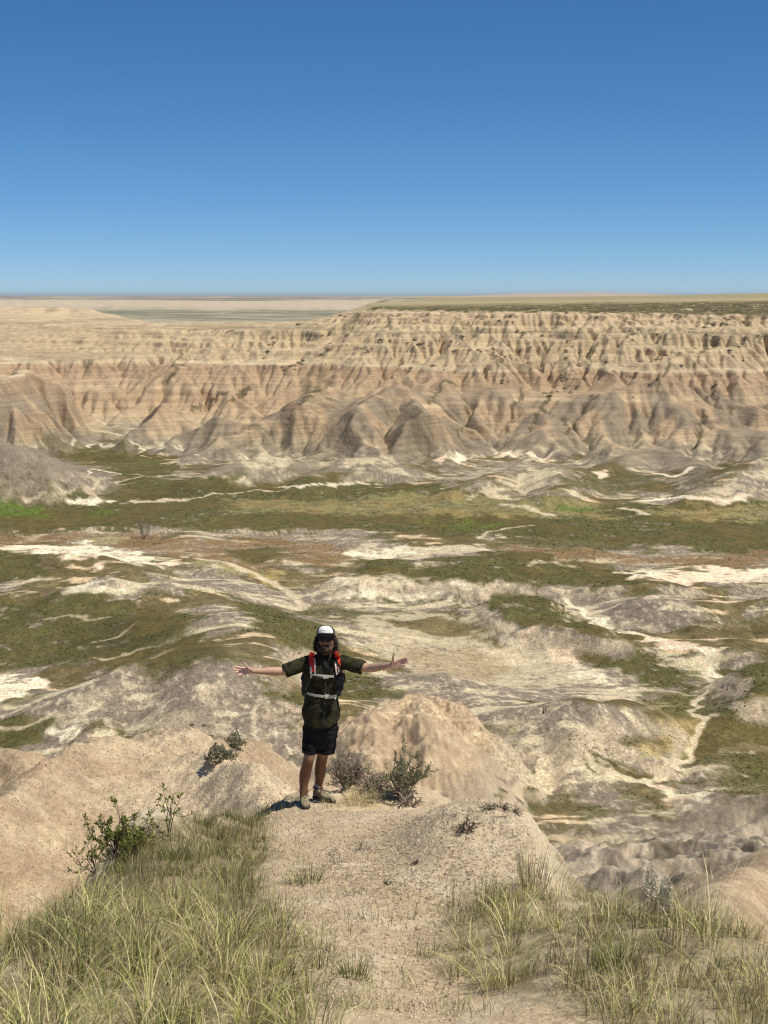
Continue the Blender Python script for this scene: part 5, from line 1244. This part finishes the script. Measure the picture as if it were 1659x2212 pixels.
cap = sheet('cap', M_white, lambda i, j: crown_pt(-1.0+2.0*i, .04+j*.95), 26, 14, .0045, person)
sheet('mesh_back', M_mesh, lambda i, j: crown_pt(1.0+(2*math.pi-2.0)*i, j*.985), 34, 14, .004, cap)
sheet('brim', mat('black_brim', (.006,.006,.007), .9, spec=.05), lambda i, j: hd(math.sin(-1.2+2.4*i)*(.084+.004*j), -.020-math.cos(-1.2+2.4*i)*.078-(.085*j)*math.cos((i-.5)*2.0), .074-.034*j-.020*(abs(i-.5)*2)**2*(.4+j*.6)+.004), 24, 8, .004, cap)
bm = bmesh.new(); zz = [crown_pt(-.62+1.24*k/24, .33+.055*math.sin(k*2.3)+.02*math.sin(k*5.1))+np.array([0, -.0035, 0]) for k in range(25)]
V, Q = tubes([(zz, np.full(25, .0011))], 4); mesh_np('stitched_mark', V, Q, mat('grey_thread', (.30,.30,.30), .8), parent=cap); bm.free()
bm = bmesh.new(); ball(bm, crown_pt(0, 1.0), (.007, .007, .003)); me = bpy.data.meshes.new('top_button'); bm.to_mesh(me); bm.free(); me.materials.append(M_white); link(bpy.data.objects.new('top_button', me), cap)
# sunglasses
gl = bpy.data.objects.new('sunglasses', None); link(gl, person); M_lens = mat('black_lens', (.004,.004,.005), .25, spec=.3); M_frame = mat('black_frame', (.008,.008,.008), .35)
for s in (-1, 1):
    def lens(i, j, s=s):
        a = (i-.5)*2; b = (j-.5)*2; k = math.sqrt(max(0, 1-abs(b)**3)) if True else 1
        x = s*.038+a*.030*(1-.12*b*b); return hd(x, -.100+abs(x)**2*6.5, .022+b*.021*(1-.25*abs(a)**3)+(-.003*a*s*b))
    sheet('lens', M_lens, lens, 10, 8, .002, gl)
    V, Q = tubes([([hd(s*.068, -.070, .030), hd(s*.078, -.02, .026), hd(s*.080, .02, .018)], [.0026]*3)], 5); mesh_np('temple', V, Q, M_frame, parent=gl)
    ring = [lens((math.cos(t)*.55+.5), (math.sin(t)*.52+.5)) for t in np.linspace(0, 2*math.pi, 19)]
    V, Q = tubes([(ring, [.0024]*19)], 5); mesh_np('rim', V, Q, M_frame, parent=gl)
V, Q = tubes([([hd(-.010, -.102, .030), hd(0, -.106, .032), hd(.010, -.102, .030)], [.0025]*3)], 5); mesh_np('bridge', V, Q, M_frame, parent=gl)
# boots and socks
M_boot = mat('khaki_boot', (.27,.22,.145), .9, noise=.45, scale=38, spec=.15); M_sole = mat('boot_sole', (.045,.038,.03), .9); M_lace = mat('boot_lace', (.05,.04,.03), .8); M_sock = mat('grey_sock', (.30,.28,.26), .95, noise=.15, scale=60)
def boot(base, ang, ankle):
    o = bpy.data.objects.new('boot', None); link(o, person); o.location = base; o.rotation_euler = (0, 0, ang); o.scale = (.88, .90, .88)      # local: toe along -y
    bm = bmesh.new()
    prof = [(.10,.030,.075,.040),(.085,.042,.10,.05),(.05,.042,.115,.058),(.02,.040,.112,.055),(-.02,.042,.088,.046),(-.06,.047,.068,.036),(-.10,.050,.056,.030),(-.14,.048,.050,.026),(-.175,.038,.044,.022),(-.195,.018,.034,.016)]
    R = []
    for y, w, h, _ in prof:
        R.append([(w*math.copysign(abs(math.cos(t))**.8, math.cos(t)), y, .014+h*.5+h*.5*math.copysign(abs(math.sin(t))**.8, math.sin(t))) for t in np.linspace(0, 2*math.pi, 20, endpoint=False)])
    loft(bm, R)
    limb(bm, [(0, .055, .08), (0, .055, .125)], [.045, .043], 16, round_ends=False)
    up = bake(bm, 'boot_upper', M_boot, .005, 2, o, lambda co, no: fbm(co[:, 0]*40, co[:, 1]*30, 2, 441)*.003)
    bm = bmesh.new(); R = []
    for z, g in ((0, 1.06), (.010, 1.12), (.024, 1.10)):
        pts = [(w*g, y*1.04) for y, w, h, _ in prof]+[(-w*g, y*1.04) for y, w, h, _ in prof[::-1]]; R.append([(x, y, z) for x, y in pts])
    loft(bm, R); bmesh.ops.recalc_face_normals(bm, faces=bm.faces); me = bpy.data.meshes.new('sole'); bm.to_mesh(me); bm.free(); me.materials.append(M_sole); link(bpy.data.objects.new('sole', me), o)
    L = []
    for k in range(5):
        y = .012-.026*k; h = .112-.011*k if k else .118
        L.append(([(-.030, y+.004, h-.018), (0, y-.006, h+.004), (.030, y+.004, h-.018)], [.0028]*3)); L.append(([(-.028, y, h-.018), (0, y-.012, h+.002), (.028, y-.020, h-.024)], [.0028]*3))
    for s in (-1, 1): L.append(([(0, .0, .122), (s*.03, -.03, .125), (s*.055, -.06, .09), (s*.04, -.035, .095), (0, -.005, .118)], [.0028]*5))
    V, Q = tubes(L, 5); mesh_np('laces', V, Q, M_lace, parent=o)
    V, Q = tubes([([(math.cos(t)*.046, .055+math.sin(t)*.044, .128) for t in np.linspace(0, 6.2832, 17)], [.008]*17)], 6); mesh_np('padded_collar', V, Q, M_sole, parent=o)
    bm = bmesh.new(); R_ = Matrix.Rotation(-ang, 3, 'Z'); la = np.array(R_ @ Vector(ankle-np.array(base)))/.88
    limb(bm, [(0, .055, .11), tuple(la*np.array([1, 1, 0])*.35+np.array([0, .035, .165])), tuple(la+np.array([0, 0, .03]))], [.042, .041, .040], 16, round_ends=False)
    me = bpy.data.meshes.new('sock'); bm.to_mesh(me); bm.free(); me.polygons.foreach_set('use_smooth', np.ones(len(me.polygons), bool)); me.materials.append(M_sock); link(bpy.data.objects.new('sock', me), o)
def gz(x, y): return float(ground_z(x, y)[0])
ya = YP-.04; xa = AA[0]; boot((xa+.012, ya, gz(xa, ya-.05)+.004), math.radians(8), AA+np.array([0, 0, -.0]))
yb = YP+.10; xb = AB[0]+.025; boot((xb, yb, gz(xb+.03, yb-.05)+.006), math.radians(48), AB)
# backpack ---------------------------------------------------------------
pack = empty('backpack', tuple(PP(694, 1500, .2))); pl = np.array(pack.location)
tag(pack, 'black hiking backpack with red shoulder straps and pale buckled webbing on the man\'s back', 'backpack')
def shift(o):
    m_ = o.data; c = np.empty(len(m_.vertices)*3, np.float32); m_.vertices.foreach_get('co', c); c = (c.reshape(-1, 3)-pl).astype(np.float32); m_.vertices.foreach_set('co', c.ravel()); m_.update(); o.parent = pack; return o
bm = bmesh.new()
R = []
for v, hw, dp in [(1508,34,.05),(1500,44,.09),(1480,46,.11),(1455,43,.11),(1430,33,.10),(1420,20,.06)]:
    R.append(ell(694.5, v, hw, dp, dy=.17, n=28, p=3))
loft(bm, R)
M_pack = mat('black_nylon', (.012,.013,.015), .7, noise=.2, scale=60); M_red = mat('red_strap', (.62,.045,.030), .75, noise=.1, scale=60); M_web = mat('pale_webbing', (.55,.52,.44), .8, noise=.08, scale=90); M_darkweb = mat('dark_webbing', (.06,.06,.045), .8); M_pink = mat('pale_strap_edge', (.62,.50,.46), .8)
shift(bake(bm, 'pack_body', M_pack, .008, 3, None, lambda co, no: fbm(co[:, 0]*10, co[:, 2]*12, 3, 451)*.02))
shift(ribbon('shoulder_strap', [q7(742, 332), q7(734, 360), q7(737, 410), q7(740, 470), q7(742, 500)], [11, 12, 12, 10, 8], M_red, .010, .012))
shift(ribbon('shoulder_strap', [q7(935, 330), q7(950, 350), q7(962, 385), q7(970, 430), q7(974, 470)], [10, 12, 11, 8, 6], M_red, .010, .012))
shift(ribbon('strap_edge', [q7(758, 380), q7(765, 430), q7(764, 525)], 3, M_pink, .014, .010)); shift(ribbon('strap_edge', [q7(936, 405), q7(945, 450), q7(955, 525)], 3.4, M_pink, .014, .008)); shift(ribbon('strap_edge', [q7(966, 440), q7(974, 480), q7(978, 520)], 3.2, M_web, .014, .008))
shift(ribbon('webbing', [q7(728, 455), q7(728, 500), q7(731, 552)], 4.2, M_web, .016, .008))
shift(ribbon('side_webbing', [q7(722, 555), q7(705, 610), q7(685, 655), q7(676, 700)], 4.6, M_darkweb, .012, .007))
ch = shift(ribbon('chest_strap', [q7(742, 526), q7(790, 530), q7(850, 538), q7(930, 540)], 4.6, M_web, .014, .006))
shift(ribbon('buckle', [q7(835, 545), q7(882, 541)], 7, M_web, .020, .010))
shift(ribbon('waist_belt', [q7(690, 682), q7(720, 696), q7(780, 709), q7(850, 717), q7(910, 715), q7(955, 706)], 5.2, M_web, .010, .007)); shift(ribbon('belt_buckle', [q7(852, 716), q7(905, 715)], 8, M_web, .018, .012)); shift(ribbon('belt_end', [q7(905, 722), q7(948, 730)], 4.4, M_web, .014, .005))
# camera on a neck strap -----------------------------------------------
cp = on(*q7(978, 560), .07); camo = empty('camera', tuple(cp)); tag(camo, 'black camera with lens hanging on a dark strap over the man\'s left chest', 'camera')
M_cam = mat('black_camera', (.010,.010,.011), .45, noise=.1, scale=80)
def part_bm(name, fn, material, par):
    bmx = bmesh.new(); fn(bmx); me = bpy.data.meshes.new(name); bmx.to_mesh(me); bmx.free(); me.materials.append(material); return link(bpy.data.objects.new(name, me), par)
def cambody(b):
    bmesh.ops.create_cube(b, size=1, matrix=Matrix.Diagonal((.115, .042, .075, 1))); bmesh.ops.create_cube(b, size=1, matrix=Matrix.Translation((0, 0, .052)) @ Matrix.Diagonal((.045, .04, .03, 1)))
    bmesh.ops.create_cube(b, size=1, matrix=Matrix.Translation((-.052, -.026, -.004)) @ Matrix.Diagonal((.028, .03, .07, 1))); bmesh.ops.bevel(b, geom=b.edges[:], offset=.006, segments=2, affect='EDGES')
part_bm('camera_body', cambody, M_cam, camo)
def lensb(b):
    for y, r, h in ((-.045, .034, .05), (-.08, .037, .03), (-.10, .034, .014)): bmesh.ops.create_cone(b, cap_ends=True, segments=28, radius1=r, radius2=r*.97, depth=h, matrix=Matrix.Translation((.012, y, -.006)) @ Matrix.Rotation(math.pi/2, 4, 'X'))
lo = part_bm('camera_lens', lensb, M_cam, camo); part_bm('front_glass', lambda b: bmesh.ops.create_uvsphere(b, u_segments=20, v_segments=10, radius=1, matrix=Matrix.Translation((.012, -.105, -.006)) @ Matrix.Diagonal((.028, .006, .028, 1))), M_lens, lo)
part_bm('dial', lambda b: bmesh.ops.create_cone(b, cap_ends=True, segments=16, radius1=.011, radius2=.011, depth=.012, matrix=Matrix.Translation((.042, 0, .048))), M_cam, camo)
def cshift(o):
    m_ = o.data; c = np.empty(len(m_.vertices)*3, np.float32); m_.vertices.foreach_get('co', c); m_.vertices.foreach_set('co', (c.reshape(-1, 3)-cp).astype(np.float32).ravel()); o.parent = camo; return o
M_cstrap = mat('black_neck_strap', (.012,.012,.012), .8)
cshift(ribbon('neck_strap', [q7(800, 345), q7(830, 395), q7(880, 465), q7(930, 535)], 7, M_cstrap, .012, .006)); cshift(ribbon('neck_strap', [q7(915, 340), q7(945, 400), q7(985, 470), q7(1005, 530)], 5, M_cstrap, .020, .006))
pch = on(*q7(980, 620), .05); pouch = empty('pouch', tuple(pch)); tag(pouch, 'small black pouch hanging below the camera at the man\'s left side', 'pouch')
def pb(b):
    bmesh.ops.create_cube(b, size=1, matrix=Matrix.Diagonal((.072, .055, .11, 1))); bmesh.ops.bevel(b, geom=b.edges[:], offset=.015, segments=3, affect='EDGES')
part_bm('pouch_body', pb, M_pack, pouch)
part_bm('flap', lambda b: (bmesh.ops.create_cube(b, size=1, matrix=Matrix.Translation((0, -.032, .03)) @ Matrix.Diagonal((.068, .012, .05, 1))), bmesh.ops.bevel(b, geom=b.edges[:], offset=.004, segments=2, affect='EDGES')), M_pack, pouch)

# ------------------------------------------------------------------ the air
bm = bmesh.new(); bmesh.ops.create_cube(bm, size=1, matrix=Matrix.Translation((0, 45000, -2)) @ Matrix.Diagonal((180000, 92000, 160, 1)))
me = bpy.data.meshes.new('haze'); bm.to_mesh(me); bm.free(); hz = bpy.data.objects.new('haze', me); COL.objects.link(hz); hz['kind'] = 'stuff'
hm = bpy.data.materials.new('air'); hm.use_nodes = True; hn = hm.node_tree; hn.nodes.clear()
pv = hn.nodes.new('ShaderNodeVolumePrincipled'); pv.inputs['Color'].default_value = (.90, .95, 1.0, 1); pv.inputs['Density'].default_value = 1.6e-5; pv.inputs['Anisotropy'].default_value = .2
ho = hn.nodes.new('ShaderNodeOutputMaterial'); hn.links.new(pv.outputs[0], ho.inputs['Volume']); me.materials.append(hm)
